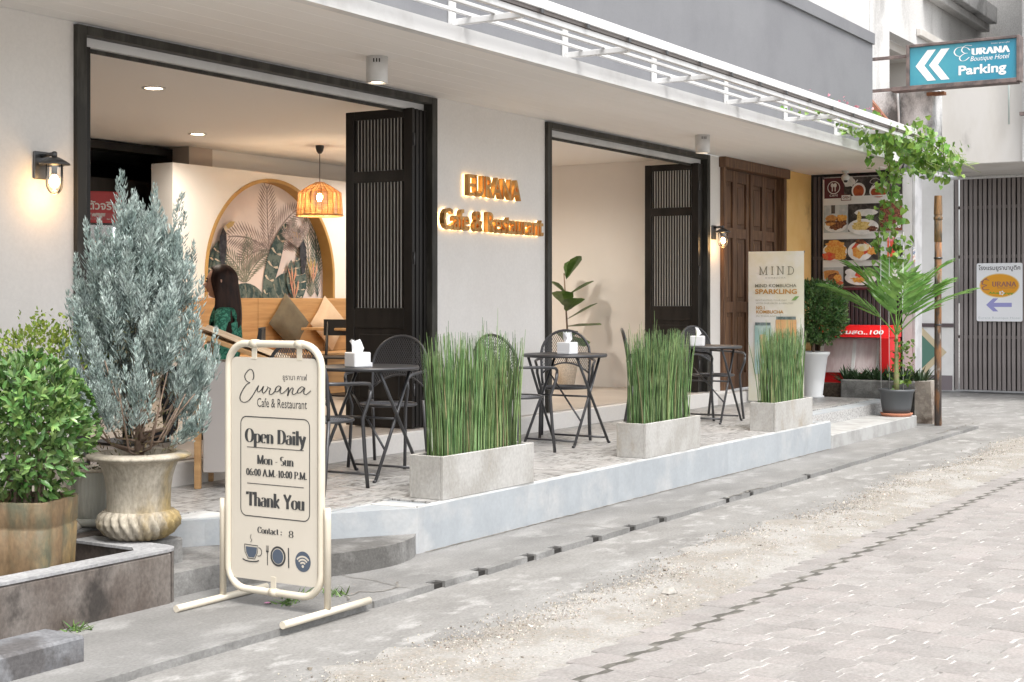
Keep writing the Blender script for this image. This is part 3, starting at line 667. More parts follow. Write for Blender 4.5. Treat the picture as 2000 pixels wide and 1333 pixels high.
# halo-lit letters
m_brass = mat('brushed_bronze', (.52,.29,.10), .34, metal=.8, col2=(.38,.19,.055), scale=8)
m_halo = mat('letter_backlight', (1,.8,.5), .5, emit=(1,.66,.30), estr=1.8)
def wall_letters(name, s, x0, x1, z0, cap, lab):
    t = thing(name, lab, 'sign', ((x0+x1)/2, W0, z0)); me = text_mesh(s, 1.0, bold=.012, extrude=.5)
    xs = [v.co.x for v in me.vertices]; a, b = min(xs), max(xs); k = (x1-x0)/(b-a); h = cap/.73
    # one part per letter: pieces of the mesh that touch in x
    import bmesh
    bm = bmesh.new(); bm.from_mesh(me); bmesh.ops.remove_doubles(bm, verts=bm.verts, dist=1e-5); bm.verts.index_update(); bm.verts.ensure_lookup_table(); seen = set(); isl = []
    for v in bm.verts:
        if v.index in seen: continue
        st_ = [v]; comp = []
        seen.add(v.index)
        while st_:
            q = st_.pop(); comp.append(q)
            for e in q.link_edges:
                w = e.other_vert(q)
                if w.index not in seen: seen.add(w.index); st_.append(w)
        isl.append(comp)
    for comp in isl:
        idx = {v.index: i for i, v in enumerate(comp)}; fs = [[idx[v.index] for v in f.verts] for f in bm.faces if f.verts[0].index in idx]
        m = MB(); m.add([((v.co.x-a)*k+x0-(x0+x1)/2, -.045-v.co.z*.045, v.co.y*h) for v in comp], [f for f in fs]); L_ = m.build('letter', m_brass, t)
        b2 = MB(); b2.add([((v.co.x-a)*k*1.0+x0-(x0+x1)/2, -.014-v.co.z*.012, v.co.y*h) for v in comp], fs); b2.build('backlight', m_halo, L_)
    bm.free(); return t
wall_letters('letter_sign', 'EURANA', 10.06, 10.90, 2.345, .185, 'bronze backlit letters reading EURANA on the beige wall')
wall_letters('letter_sign', 'Cafe & Restaurant', 9.69, 11.29, 2.05, .178, 'bronze backlit letters reading Cafe & Restaurant on the beige wall')

# ------------------------------------------------------------------ trellis over the canopy
tr = thing('trellis', 'white steel trellis rails bracketed along the canopy edge', 'trellis', (9,5.2,3.2))
def tp(mb, name, m=m_white): return wpart(mb, name, m, tr)
for k in range(-3,7):
    x = 7.68+1.46*k
    if x > 16: x = 15.85
    tp(MB().box(x-.035,x+.035,5.222,5.2385,3.222,3.44,.002), 'plate'); tp(MB().box(x-.02,x+.02,4.70,5.2215,3.226,3.266,.003), 'bracket')
    tp(MB().box(x-.018,x+.018,5.20,5.2215,3.206,3.2255), 'foot', mat('rust', (.17,.07,.035), .8, col2=(.30,.13,.06), scale=20))
for y in (5.08, 4.90): tp(MB().box(2.5,15.9,y-.012,y+.012,3.267,3.291,.003), 'rail')
tp(MB().box(2.5,15.95,4.665,4.699,3.235,3.275,.003), 'rail')
tp(MB().box(2.5,15.95,4.64,4.70,3.30,3.365,.004), 'rail')
tp(MB().box(2.5,15.93,4.652,4.69,3.277,3.299), 'light_strip', mat('led_strip', (.12,.10,.09), .4))
for k in range(22): tp(MB().box(3+.6*k,3.035+.6*k,4.632,4.6395,3.27,3.30,.002), 'clip', m_lampmetal)
# ------------------------------------------------------------------ right-hand side: return wall with menu banner
RX = 18.3
m_gate = mat('aubergine_steel', (.045,.036,.042), .5, col2=(.08,.066,.072), scale=4, stretch=(2,2,.3))
m_gate2 = mat('weathered_grey_steel', (.20,.175,.168), .55, col2=(.28,.25,.24), scale=3, stretch=(3,3,.3), contrast=(.35,.7))
rg = thing('slatted_gate', 'dark slatted steel gate behind the menu banner', 'gate', (RX,6.1,.3))
wpart(MB().box(RX+.03,RX+.05,5.5,6.80,.2,3.25), 'backing_sheet', m_dark, rg)
sl = MB().box(-.012,.02,-.021,.021,.25,3.09,.004).data('slat', m_gate)
for i in range(21):
    o = link('slat', sl); at_home(o, rg); o.location = (RX, 6.665-.056*i, 0)
for z in (1.0, 2.0): wpart(MB().box(RX-.024,RX-.013,5.5,6.69,z,z+.04), 'rail', m_gate, rg)
pw = thing('corner_pillar', 'grey pillar with stickers at the end of the slatted gate', 'pillar', (RX,5.4,0))
wpart(MB().box(RX-.05,RX+.25,5.36,5.495,0,3.10,.006), 'shaft', mat('grey_pillar_paint', (.36,.36,.37), .7, col2=(.50,.50,.5), scale=3, stretch=(1,1,.3)), pw)
wpart(MB().box(RX-.054,RX+.24,5.325,5.359,0,3.12,.004), 'white_post', mat('pale_post_paint', (.46,.46,.47), .7, col2=(.36,.36,.37), scale=4), pw)
for z,c in ((2.10,(.12,.2,.38)),(2.0,(.7,.35,.3)),(1.75,(.75,.5,.3)),(1.62,(.25,.45,.6)),(1.5,(.3,.4,.6))):
    wpart(MB().box(RX-.057,RX-.0545,5.327,5.357,z-.05,z+.045), 'sticker', mat('sticker_%.2f' % z, c, .5, col2=(.85,.83,.8), scale=25, contrast=(.48,.54)), pw)

BW, BH = 1.09, 1.44
ban = thing('menu_banner', 'menu banner with rows of food photographs hung on the dark slats', 'banner', (RX-.03,6.0,1.635))
FB = frame((RX-.032, 6.55, 1.635), (0,-1,0), (0,0,1))
def bx(x): return (x-50)/840*BW
def by(y): return BH-(y-100)/1125*BH
wpart(MB().add([FB @ Vector(p) for p in ((0,0,0),(BW,0,0),(BW,BH,0),(0,BH,0),(0,0,-.004),(BW,0,-.004),(BW,BH,-.004),(0,BH,-.004))], [(0,1,2,3),(7,6,5,4),(0,4,5,1),(1,5,6,2),(2,6,7,3),(3,7,4,0)]), 'vinyl_sheet', mat('white_vinyl', (.74,.73,.72), .45), ban)
BZ = [.001]
def bel(cx, cy, rx, ry, m, name='food_print', n=22, rough=0.0, a0=0, a1=360):
    BZ[0] += .0004; pts = []
    for i in range(n):
        a = R(a0+(a1-a0)*i/(n if a1-a0 == 360 else n-1)); q = 1+rough*rng.normal()
        pts.append(FB @ Vector((bx(cx)+rx/840*BW*math.cos(a)*q, by(cy)+ry/1125*BH*math.sin(a)*q, BZ[0])))
    wpart(MB().poly(pts), name, m, ban)
def brc(x0, x1, y0, y1, m, name='photo_print'):
    BZ[0] += .0004
    wpart(MB().poly([FB @ Vector(p) for p in ((bx(x0),by(y1),BZ[0]),(bx(x1),by(y1),BZ[0]),(bx(x1),by(y0),BZ[0]),(bx(x0),by(y0),BZ[0]))]), name, m, ban)
pm_ = lambda n,a,b,s=30,c=(.42,.6): mat('print_'+n, a, .5, col2=b, scale=s, contrast=c)
p_mar = pm_('maroon',(.10,.018,.028),(.085,.015,.025)); p_blk = pm_('black',(.025,.022,.022),(.09,.08,.075),9); p_wht = pm_('white',(.78,.77,.75),(.66,.66,.66),8)
p_gry = pm_('grey',(.42,.45,.47),(.55,.57,.57),6); p_tea = pm_('tea',(.42,.09,.025),(.28,.05,.015),12); p_bun = pm_('bun',(.60,.30,.09),(.45,.2,.06),22); p_meat = pm_('meat',(.10,.03,.02),(.25,.10,.04),40)
p_fry = pm_('fries',(.72,.42,.10),(.60,.25,.04),45); p_pas = pm_('pasta',(.74,.58,.24),(.55,.38,.10),45); p_red = pm_('red',(.62,.06,.04),(.55,.16,.06),30); p_org = pm_('orange',(.66,.24,.05),(.72,.40,.10),38)
p_grn = pm_('green',(.12,.26,.06),(.25,.38,.12),35); p_bean = pm_('beans',(.06,.016,.012),(.24,.09,.05),60); p_egg = pm_('egg',(.80,.78,.70),(.72,.62,.3),10); p_pink = pm_('pink',(.70,.30,.32),(.6,.12,.16),16)
brc(65,270,105,315,p_mar); brc(270,880,105,298,p_blk)
bel(330,150,60,55,p_wht,rough=.1); bel(420,245,72,80,p_wht); bel(420,250,56,62,p_tea); bel(625,262,95,72,p_wht); bel(625,268,80,55,p_tea); brc(340,720,298,312,p_wht)
bel(165,205,66,66,p_wht,'emblem_print',30); bel(165,205,58,58,p_mar,'emblem_print',30)
for x in (150,180): bel(x,182,16,22,p_wht,'emblem_print'); brc(x-5,x+5,200,243,p_wht,'emblem_print')
def btext(s, x0,x1,y0,y1,m,**k):
    BZ[0] += .0004; mb = MB(); fit_text(mb, s, bx(x0),bx(x1),by(y1),by(y0),BZ[0],**k); mb.v = [tuple(FB @ Vector(p)) for p in mb.v]; wpart(mb, 'lettering', m, ban)
btext('CAFE',122,208,276,296,p_wht,bold=.02,space=1.3)
brc(240,346,280,342,p_bean,'small_sign_print'); brc(247,339,287,335,p_wht,'small_sign_print'); btext('OPEN',258,328,298,322,p_bean,bold=.03)
def bpen(P, m, th, tn, name='lettering'):
    BZ[0] += .0004; mb = MB(); pen(mb, [(bx(x),by(y)) for x,y in P], th, tn, BZ[0]); mb.v = [tuple(FB @ Vector(p)) for p in mb.v]; wpart(mb, name, m, ban)
bpen(spline([(640,150),(600,128),(555,140),(540,170),(580,178),(620,160),(580,185),(555,215),(590,232),(640,205),(665,170)],5), p_wht, .007,.004)
btext('urana',640,790,185,215,p_wht)
brc(60,310,385,665,p_gry); bel(185,600,118,62,p_wht); brc(140,180,385,470,p_blk); bel(140,520,62,36,p_bun,rough=.03); bel(140,560,66,20,p_meat,rough=.05); bel(140,580,58,18,p_bun); bel(245,560,52,60,p_meat,rough=.1); bel(250,520,55,34,p_fry,rough=.2); bel(180,610,60,26,p_meat,rough=.1)
brc(316,640,380,660,p_blk); bel(500,470,120,36,p_wht,rough=.03); bel(470,615,158,82,p_wht); bel(450,600,88,44,p_pas,rough=.12); bel(430,520,22,60,p_pas,rough=.15); bel(540,520,42,30,p_grn,rough=.15); bel(565,635,55,26,p_bean,rough=.15)
brc(641,862,365,660,p_bean); btext('Cafe',705,850,580,632,p_wht,bold=.015)
brc(60,306,735,945,p_blk); bel(180,860,128,95,p_wht); bel(185,850,110,88,p_fry,rough=.1); bel(180,780,92,38,p_org,rough=.12); bel(120,905,70,40,p_red,rough=.12); bel(240,900,60,45,p_fry,rough=.15)
brc(306,640,735,950,p_blk); bel(440,860,128,100,p_wht); bel(455,830,92,70,p_red,rough=.08); bel(420,870,60,60,p_org,rough=.08); bel(470,820,64,42,p_egg,rough=.06); bel(440,765,50,24,p_meat,rough=.15); bel(560,860,46,36,p_org,rough=.2); bel(600,780,45,35,p_grn,rough=.2)
brc(650,882,725,952,p_gry); brc(715,795,750,935,p_red); bel(756,745,46,22,p_pink,rough=.1); bel(850,860,30,60,p_blk,rough=.1)
brc(60,270,1020,1215,p_gry); bel(190,1180,80,26,p_red); bel(150,1105,84,56,p_bun,rough=.08); bel(160,1120,60,44,p_meat,rough=.18); bel(215,1130,46,38,p_org,rough=.12); bel(120,1070,58,22,p_bun)
brc(270,640,1010,1215,p_blk); bel(450,1130,165,74,p_wht); bel(340,1070,52,34,p_wht); bel(440,1090,50,34,p_red,rough=.15); bel(420,1145,70,26,p_fry,rough=.2); bel(540,1075,66,44,p_grn,rough=.18)
brc(650,882,1000,1215,p_wht)
brc(50,890,1226,1250,p_mar,'bottom_strip')
for x in (60,880): wpart(MB().lathe([(0,0),(.012,0),(.012,.004),(.006,.004)],10), 'eyelet', m_lampmetal, ban).matrix_parent_inverse = Matrix.Translation(-ban.location) @ FB @ Matrix.Translation((bx(x),by(112),.012))
cc = thing('security_camera', 'small white dome security camera under the soffit above the banner', 'camera', (17.9,6.12,3.12))
MB().lathe([(0,0),(.045,0),(.045,-.02),(.03,-.03)],16).build('mount', m_white, cc); MB().lathe([(.012,-.03),(.045,-.06),(.055,-.09),(.04,-.13),(0,-.145)],18,cap=False).build('housing', m_white, cc)
MB().lathe([(.0,-.12),(.028,-.125),(.02,-.15),(0,-.153)],14,(-.02,-.01,0),cap=False).build('lens', m_black, cc); MB().tube([(.02,-.03,-.1),(.03,-.08,-.16),(.0,-.14,-.15),(0,-.16,-.12)],.006,6).build('cable', m_white, cc)

# freezer, planting bed
m_redp = mat('red_enamel', (.62,.012,.015), .3); m_pinkglass = mat('misted_display_glass', (.52,.40,.41), .12, col2=(.66,.58,.58), scale=3, spec=.8, stretch=(1,2,.6))
fz = thing('display_freezer', 'red ice chest with sliding glass front behind the planting bed', 'freezer', (17.95,5.95,.27))
wpart(MB().box(17.78,18.2,5.50,6.43,.27,.55,.01), 'base_panel', m_redp, fz)
wpart(MB().box(17.72,18.2,5.50,5.62,.551,1.0,.008), 'side_panel', m_redp, fz)
wpart(MB().add([(17.76,5.621,.551),(17.76,6.43,.551),(17.86,6.43,.97),(17.86,5.621,.97)],[(0,1,2,3)]), 'glass_front', m_pinkglass, fz)
wpart(MB().box(17.875,18.2,5.621,6.43,.551,.99), 'inner_box', m_white, fz)
for y in (5.66,5.98,6.40): wpart(MB().add([(17.752,y-.022,.552),(17.752,y+.022,.552),(17.85,y+.022,.972),(17.85,y-.022,.972),(17.765,y-.022,.552),(17.765,y+.022,.552),(17.863,y+.022,.972),(17.863,y-.022,.972)],[(0,1,2,3),(0,3,7,4),(1,5,6,2),(4,7,6,5)]), 'glazing_bar', m_white, fz)
wpart(MB().add([(17.73,5.49,1.002),(17.73,6.44,1.002),(18.2,6.44,1.002),(18.2,5.49,1.002),(17.84,5.49,1.15),(17.84,6.44,1.15),(18.2,6.44,1.15),(18.2,5.49,1.15)],[(0,1,5,4),(4,5,6,7),(0,4,7,3),(1,2,6,5),(0,3,2,1)]), 'header', m_redp, fz)
FZ = frame((17.722,6.40,1.012),(0,-1,0),(.11,0,.148)); mb = MB(); fit_text(mb,'แท้นมสด..100',.1,.82,.03,.11,.004,bold=.02); mb.v=[tuple(FZ@Vector(p)) for p in mb.v]; wpart(mb,'lettering',m_white,fz)
bed = thing('planting_bed', 'low mossy concrete planting bed wall ending in a broken stub', 'planter', (17.4,5.4,0))
wpart(MB().box(17.36,17.47,5.02,6.0,0,.485,.012), 'wall', m_kerb, bed)
m_stub = mat('broken_concrete', (.30,.26,.22), .95, col2=(.12,.09,.07), scale=6, contrast=(.4,.65), bump=.6, bscale=20, col3=(.42,.39,.35), scale3=3)
wpart(MB().add([(17.15,4.80,-.03),(17.5,4.78,-.03),(17.5,5.018,-.03),(17.15,5.018,-.03),(17.20,4.84,.50),(17.48,4.83,.51),(17.48,5.018,.49),(17.18,5.018,.50)],[(0,3,2,1),(4,5,6,7),(0,1,5,4),(1,2,6,5),(2,3,7,6),(3,0,4,7)]), 'stub', m_stub, bed)
wpart(MB().box(17.471,18.2,5.0,6.5,.0,.42), 'soil', mat('soil', (.05,.035,.025), .95, col2=(.09,.065,.045), scale=30, bump=.8, bscale=60), bed)
m_bedleaf = leafmat('bed_leaf', (.030,.062,.026), (.06,.10,.045), .4)
for i in range(11):
    x = 17.53+.12*(i % 2)+.02*rng.random(); y = 5.98-.095*i
    ORD = ('first','second','third','fourth','fifth','sixth','seventh','eighth','ninth','tenth','last')
    t = thing('bed_plant', '%s dark spiky plant in the low bed, counted from the white pot' % ORD[i], 'plant', (x,y,.42), rng.random()*6, 'spiky plants in the low bed')
    mb = MB(); n = 34; a = rng.random(n)*6.28; e = rng.random(n)*.9+.25
    D = np.stack([np.cos(a)*np.cos(e),np.sin(a)*np.cos(e),np.sin(e)],1); leaves(mb, np.zeros((n,3)), D, np.stack([-np.cos(a)*np.sin(e),-np.sin(a)*np.sin(e),np.cos(e)],1), .20+.10*rng.random(n), .04); mb.build('foliage', m_bedleaf, t)

# rusty pole
m_rustpole = mat('rusty_pole_steel', (.10,.08,.07), .8, col2=(.36,.17,.07), scale=3.2, stretch=(3,3,.8), contrast=(.42,.68), bump=.4, bscale=30, col3=(.45,.42,.38), scale3=4, c3=(.6,.75))
rp = thing('rusty_pole', 'thin rusty brown pole standing at the kerb before the grey gate', 'pole', (16.98,4.69,-.03))
MB().tube([(0,0,0),(.0,0,1.0),(.004,0,2.0),(.006,0,2.2)], .042, 12).build('shaft', m_rustpole, rp)
MB().tube([(.006,0,2.18),(.008,.0,2.5)],.046,12).tube([(.008,.0,2.5),(.01,0,2.72)],[.05,.044],10,cap=False).tube([(.008,0,2.44),(.008,0,2.47)],.053,12).build('bamboo_sleeve', mat('dry_bamboo', (.20,.12,.06), .7, col2=(.42,.22,.09), scale=5, stretch=(3,3,.6), col3=(.12,.10,.07), scale3=4), rp)
MB().tube([(.006,0,1.98),(.006,0,2.0)],.05,12).tube([(.004,0,1.2),(.004,0,1.22)],.046,12).build('wire_band', m_lampmetal, rp)

# parking sign projecting over the street
ps = thing('parking_sign', 'teal blade sign reading Eurana Boutique Hotel Parking with white chevrons', 'sign', (18.2,5.4,4.15))
SX, SW, SH = 18.2, 1.33, .50
m_teal = mat('teal_sign_face', (.032,.235,.345), .35, col2=(.075,.335,.40), scale=.9, contrast=(.3,.7)); m_signfr = mat('brown_steel_frame', (.085,.07,.068), .6, col2=(.17,.13,.12), scale=8)
wpart(MB().box(SX,SX+.13,4.07,5.38,4.18,4.665), 'face', m_teal, ps)
for a in ((4.03,4.0695,4.14,4.70),(5.3805,5.42,4.14,4.70)): wpart(MB().box(SX-.03,SX+.16,*a,.004), 'frame_bar', m_signfr, ps)
wpart(MB().box(SX-.03,SX+.16,4.07,5.38,4.6655,4.70,.004), 'frame_bar', m_signfr, ps); wpart(MB().box(SX-.04,SX+.17,4.07,5.62,4.125,4.1795,.004), 'frame_bar', m_signfr, ps)
for z in (4.16,4.57): wpart(MB().box(SX+.03,SX+.07,5.4205 if z > 4.3 else 5.6205,5.99,z-.02,z+.02,.003), 'arm', m_signfr, ps)
FS = frame((SX-.002,5.38,4.18),(0,-1,0),(0,0,1)); SWd = 1.31; SHt = .485
m_sw = mat('white_sign_vinyl', (.80,.80,.80), .4)
def sput(mb, name='lettering', m=m_sw): mb.v = [tuple(FS @ Vector((p[0]*SWd,p[1]*SHt,p[2]))) for p in mb.v]; wpart(mb, name, m, ps)
for x0 in (.055,.185): sput(MB().poly([(x0,.5,.001),(x0+.115,.10,.001),(x0+.195,.10,.001),(x0+.085,.5,.001),(x0+.195,.90,.001),(x0+.115,.90,.001)]), 'chevron')
sput(fit_text(MB(),'Parking',.465,.905,.105,.42,.0015,bold=.028))
sput(fit_text(MB(),'โรงแรม ยูรานา บูติค',.765,.935,.895,.945,.0015))
mb = MB(); serif(mb,'URANA',.585,.935,.67,.165,.0015,.22,.06); sput(mb)
mb = MB()
for s in ((.57,.80),(.545,.865),(.505,.875),(.495,.80),(.52,.735),(.55,.73)),((.55,.73),(.51,.71),(.475,.63),(.49,.545),(.53,.55),(.565,.62)),((.50,.90),(.45,.88),(.425,.79),(.44,.70),(.475,.66)),((.50,.88),(.54,.93),(.59,.91)): pen(mb, spline(list(s),5), .012, .009, .0015+.0003*len(mb.v)/100)
sput(mb)
me = text_mesh('Boutique Hotel'); sh = Matrix(((1,.28,0,0),(0,1,0,0),(0,0,1,0),(0,0,0,1))); mb = MB(); mb.mesh(me, sh)
xs=[p[0] for p in mb.v]; ys=[p[1] for p in mb.v]; mb.v=[(.575+(p[0]-min(xs))/(max(xs)-min(xs))*.36, .475+(p[1]-min(ys))/(max(ys)-min(ys))*.16,.0015) for p in mb.v]; sput(mb)

# neighbouring building
nb = thing('neighbour_building', 'white stained shophouse beyond the cafe with a concrete ledge', 'building', (21,6.1,0))
def np_(mb, name, m=m_oldwhite): return wpart(mb, name, m, nb)
np_(MB().box(18.52,19.35,6.0,6.2,3.25,9), 'wall'); np_(MB().box(19.35,21.3,6.0,6.2,5.12,9), 'wall'); np_(MB().box(21.3,24.6,6.0,6.2,3.46,9), 'wall')
np_(MB().box(19.35,21.3,6.9,7.0,3.4,5.12), 'recess_wall', m_beige); np_(MB().box(21.3,21.4,6.2005,6.9,3.4,5.12), 'recess_wall', m_beige); np_(MB().box(21.28,21.299,6.205,6.85,3.45,4.62), 'dark_shutter', m_gate); np_(MB().box(19.35,21.3,6.2,6.9,5.0,5.119), 'recess_ceiling', m_beige)
shs = MB().box(-.03,.03,-.01,.01,3.5,4.5).data('shutter_slat', m_gate)
for i in range(22): o = link('shutter_slat', shs); at_home(o, nb); o.location = (19.45+.085*i,6.85,0)
np_(MB().box(20.9,24.2,5.72,5.999,5.98,6.25,.01), 'cornice', m_mould); np_(MB().box(20.9,24.2,5.84,5.999,5.86,5.979,.01), 'cornice', m_oldwhite); np_(MB().box(20.6,24.4,5.93,5.999,5.25,5.36,.01), 'string_course', m_beige)
np_(MB().box(18.5,18.9,5.16,5.999,3.05,4.19,.02), 'mouldy_parapet', m_mould)
np_(MB().box(18.44,18.56,5.02,5.24,4.08,4.12), 'rusty_bracket', MATS['rust'])
np_(MB().add([(16.4,5.45,3.98),(18.45,5.45,3.42),(18.45,5.95,3.42),(16.4,5.95,3.98),(16.4,5.45,4.01),(18.45,5.45,3.45),(18.45,5.95,3.45),(16.4,5.95,4.01)],[(0,1,2,3),(4,7,6,5),(0,4,5,1),(1,5,6,2),(2,6,7,3),(3,7,4,0)]), 'lean_to_sheet', mat('terracotta_sheet', (.42,.19,.12), .7, col2=(.34,.14,.08), scale=4))
np_(MB().box(16.275,16.32,5.44,5.95,3.25,3.98), 'lean_to_end', mat('terracotta_paint', (.40,.18,.11), .8))
np_(MB().tube([(18.47,5.62,4.15),(18.45,5.60,3.9),(18.44,5.58,3.3),(18.44,5.55,3.1)],.014,8), 'drain_pipe', m_white)
np_(MB().box(21.5,21.7,1.0,5.999,3.46,5.2,.01), 'overhanging_slab', m_beige); np_(MB().box(21.7,24.6,1.0,5.999,3.46,3.6), 'overhanging_slab', m_beige)
np_(MB().box(21.45,21.4995,4.35,4.72,3.46,8.5), 'pier', m_oldwhite); np_(MB().box(21.701,24.6,1.0,4.75,5.0,9.0), 'upper_wall', m_oldwhite)
np_(MB().tube([(21.46,4.98,4.85),(21.40,4.9,4.82),(21.42,4.9,4.0)],.012,6), 'conduit', mat('grey_green_conduit', (.45,.52,.5), .5))
np_(MB().tube([(18.9,5.985,5.62),(18.93,5.93,5.55),(19.0,5.93,5.50),(19.08,5.94,5.56)],.012,6), 'wall_hook', m_black)
GX = 23.8
np_(MB().box(GX,GX+.15,6.32,8.5,0,3.459), 'ground_floor_wall', mat('off_white_tile_wall', (.76,.75,.73), .6, col2=(.70,.69,.67), scale=2)); np_(MB().box(GX-.02,GX-.001,6.32,8.5,1.03,1.09), 'dado_rail', mat('plum_trim', (.10,.075,.08), .6)); np_(MB().box(GX-.02,GX-.001,6.34,8.5,.0,.24), 'plinth', mat('plum_plinth', (.19,.16,.17), .7))
m_dg = mat('green_tile', (.10,.22,.17), .5); m_dc = mat('cream_tile', (.60,.50,.33), .6)
for s,m,xx in ((.42,m_dc,-.004),(.29,m_dg,-.008)): np_(MB().poly([(GX+xx,6.85-s,.62),(GX+xx,6.85,.62-s),(GX+xx,6.85+s,.62),(GX+xx,6.85,.62+s)]), 'diamond_tile', m)
np_(MB().box(24.61,24.8,1.0,7.0,3.6,10), 'rear_wall'); np_(MB().box(GX+.3,GX+.4,1.0,6.3,0,3.459), 'back_wall', m_dark)
np_(MB().tube([(GX-.25,6.6,3.44),(GX-.25,3.2,3.44)],.03,8), 'awning_tube', m_oldwhite)
fg = thing('folding_steel_gate', 'grey brown folding steel slat gate closing the neighbouring shop', 'gate', (GX,4.9,0))
sl2 = MB().box(-.015,.02,-.027,.027,.02,3.45,.004).data('slat', m_gate2)
for i in range(48): o = link('slat', sl2); at_home(o, fg); o.location = (GX+.02*(i % 2),6.27-.075*i,0)
for z in (.85,2.15,2.95): wpart(MB().box(GX+.042,GX+.06,2.7,6.3,z,z+.05), 'rail', m_gate2, fg)
gs = thing('hotel_sign', 'white sign with orange oval and lilac arrow hung on the grey gate', 'sign', (GX-.05,5.58,1.13))
FG = frame((GX-.045,5.94,1.13),(0,-1,0),(0,0,1)); GW, GH = .715, .935
def gput(mb, name, m): mb.v = [tuple(FG @ Vector(p)) for p in mb.v]; wpart(mb, name, m, gs)
gput(MB().prism(rrect(0,GW,0,GH,.03),-.012,0), 'panel', mat('white_enamel', (.80,.81,.83), .35))
gput(MB().add([(x,y,.001) for x,y in arc(GW/2,.575,.315,.195,0,360,36)[:-1]],[list(range(36))]), 'oval', mat('cream_rim', (.75,.62,.35), .5)); gput(MB().add([(x,y,.002) for x,y in arc(GW/2,.575,.30,.182,0,360,36)[:-1]],[list(range(36))]), 'oval', mat('orange_oval', (.70,.32,.02), .4))
mb = MB(); serif(mb,'URANA',.24,.62,.56,.075,.0035,.2,.07); gput(mb,'lettering',mat('plum_ink', (.30,.13,.10), .5))
mb = MB(); pen(mb, spline([(.20,.66),(.12,.67),(.09,.6),(.16,.58),(.10,.55),(.11,.51),(.20,.51)],5),.022,.012,.0038); pen(mb,[(.06,.63),(.17,.70)],.014,.012,.0042); gput(mb,'lettering',MATS['plum_ink'])
gput(fit_text(MB(),'Boutique Hotel',.33,.6,.52,.55,.0035),'lettering',MATS['plum_ink'])
mb = MB(); [mb.poly([(x+a*.06,.45+.015*math.sin(a*5+x*9)+b,.004+.0002*i) for a,b in ((-.6,0),(0,.014),(.6,0),(0,-.012))]) for i,x in enumerate((.22,.27,.33,.44,.5,.55))]; gput(mb,'leaf_print',mat('sign_green', (.16,.32,.03), .5))
mb = MB(); [mb.poly([(.395+.03*math.cos(a)+.018*math.cos(a+q),.455+.024*math.sin(a)+.016*math.sin(a+q),.006+.0002*i) for q in (0,1.5,3,4.6)]) for i,a in enumerate(np.arange(0,6.2,1.25))]; gput(mb,'flower_print',m_sw)
gput(MB().poly([(.15,.265,.0015),(.26,.16,.0015),(.34,.16,.0015),(.27,.232,.0015),(.55,.232,.0015),(.55,.298,.0015),(.27,.298,.0015),(.34,.37,.0015),(.26,.37,.0015)]), 'arrow', mat('lilac_arrow', (.30,.30,.58), .5))
gput(fit_text(MB(),'โรงแรมยูรานาบูติค',.03,.68,.80,.905,.0015,bold=.012),'lettering',mat('dark_ink', (.03,.032,.035), .5))
gput(fit_text(MB(),'Eurana Boutique Hotel',.03,.68,.03,.075,.0015),'lettering',mat('silver_ink', (.52,.56,.56), .4))
up = thing('utility_post', 'pair of grey steel angle posts fixed high on the neighbouring wall', 'post', (21.3,4.55,4.2))
for y in (4.60,4.50): wpart(MB().box(21.28,21.34,y-.022,y+.022,4.15,9), 'angle_post', mat('galvanised_grey', (.33,.34,.36), .5, metal=.3), up)
wpart(MB().tube([(21.30,4.50,4.35),(21.30,4.05,5.75)],.03,6).tube([(21.30,4.47,7.0),(21.30,4.1,5.9)],.03,6), 'brace', MATS['galvanised_grey'], up); wpart(MB().box(21.26,21.36,4.2,4.72,4.10,4.149), 'foot_bar', m_signfr, up)
# ------------------------------------------------------------------ terrace furniture
m_steel = mat('graphite_powder_coat', (.060,.060,.064), .38, metal=.35, spec=.6)
TZ = .2745
def make_table():
    t = thing('bistro_table', '', 'table', (0,0,TZ), 0, 'round folding tables on the terrace')
    MB().lathe([(0,.728),(.33,.728),(.347,.722),(.352,.735),(.347,.747),(.33,.742),(0,.742)],48,cap=False).build('table_top', m_steel, t)
    for sy in (-1,1):
        y = .24*sy
        MB().tube([(-.25,y,.012),(.0,y*.95,.40),(.20,y*.9,.727)],.0115,8).build('leg', m_steel, t)
        MB().tube([(.25,y*1.0+.03*sy,.012),(.0,y*.95+.024*sy,.40),(-.20,y*.9+.02*sy,.727)],.0115,8).build('leg', m_steel, t)
        for x,yy in ((-.25,y),(.25,y+.03*sy)): MB().tube([(x,yy,.012),(x-.02*(1 if x>0 else -1)*-1,yy,.006)],.0115,8).build('foot', m_steel, t)
    for x in (-.225,.225): MB().tube([(x,-.25,.05),(x,.25,.05)],.0085,6).build('stretcher', m_steel, t)
    MB().tube([(-.13,-.235,.20),(.13,.235,.58)],.008,6).build('brace', m_steel, t)
    MB().tube([(0,-.25,.40),(0,.25,.40)],.008,6).build('pivot_rod', m_steel, t)
    return t
tabs = [(7.75,5.97,0.05,'round black folding table nearest the cream sign stand'),(10.4,5.95,-.03,'middle round black folding table, between the first two reed planters'),(13.05,5.87,.06,'round black folding table farthest along the terrace')]
t0 = make_table()
for i,(x,y,a,lab) in enumerate(tabs):
    t = t0 if i == 0 else copy_tree(t0); t.location = (x,y,TZ); t.rotation_euler = (0,0,a); t['label'] = lab
def inside_back(s, t):
    if t > .27: return s*s+(t-.27)**2 < .215**2
    return abs(s) < .20+.015*t/.27 and t > .10+.10*(1-(s/.215)**2)
def inside_seat(s, t): return s*s+t*t < .2**2
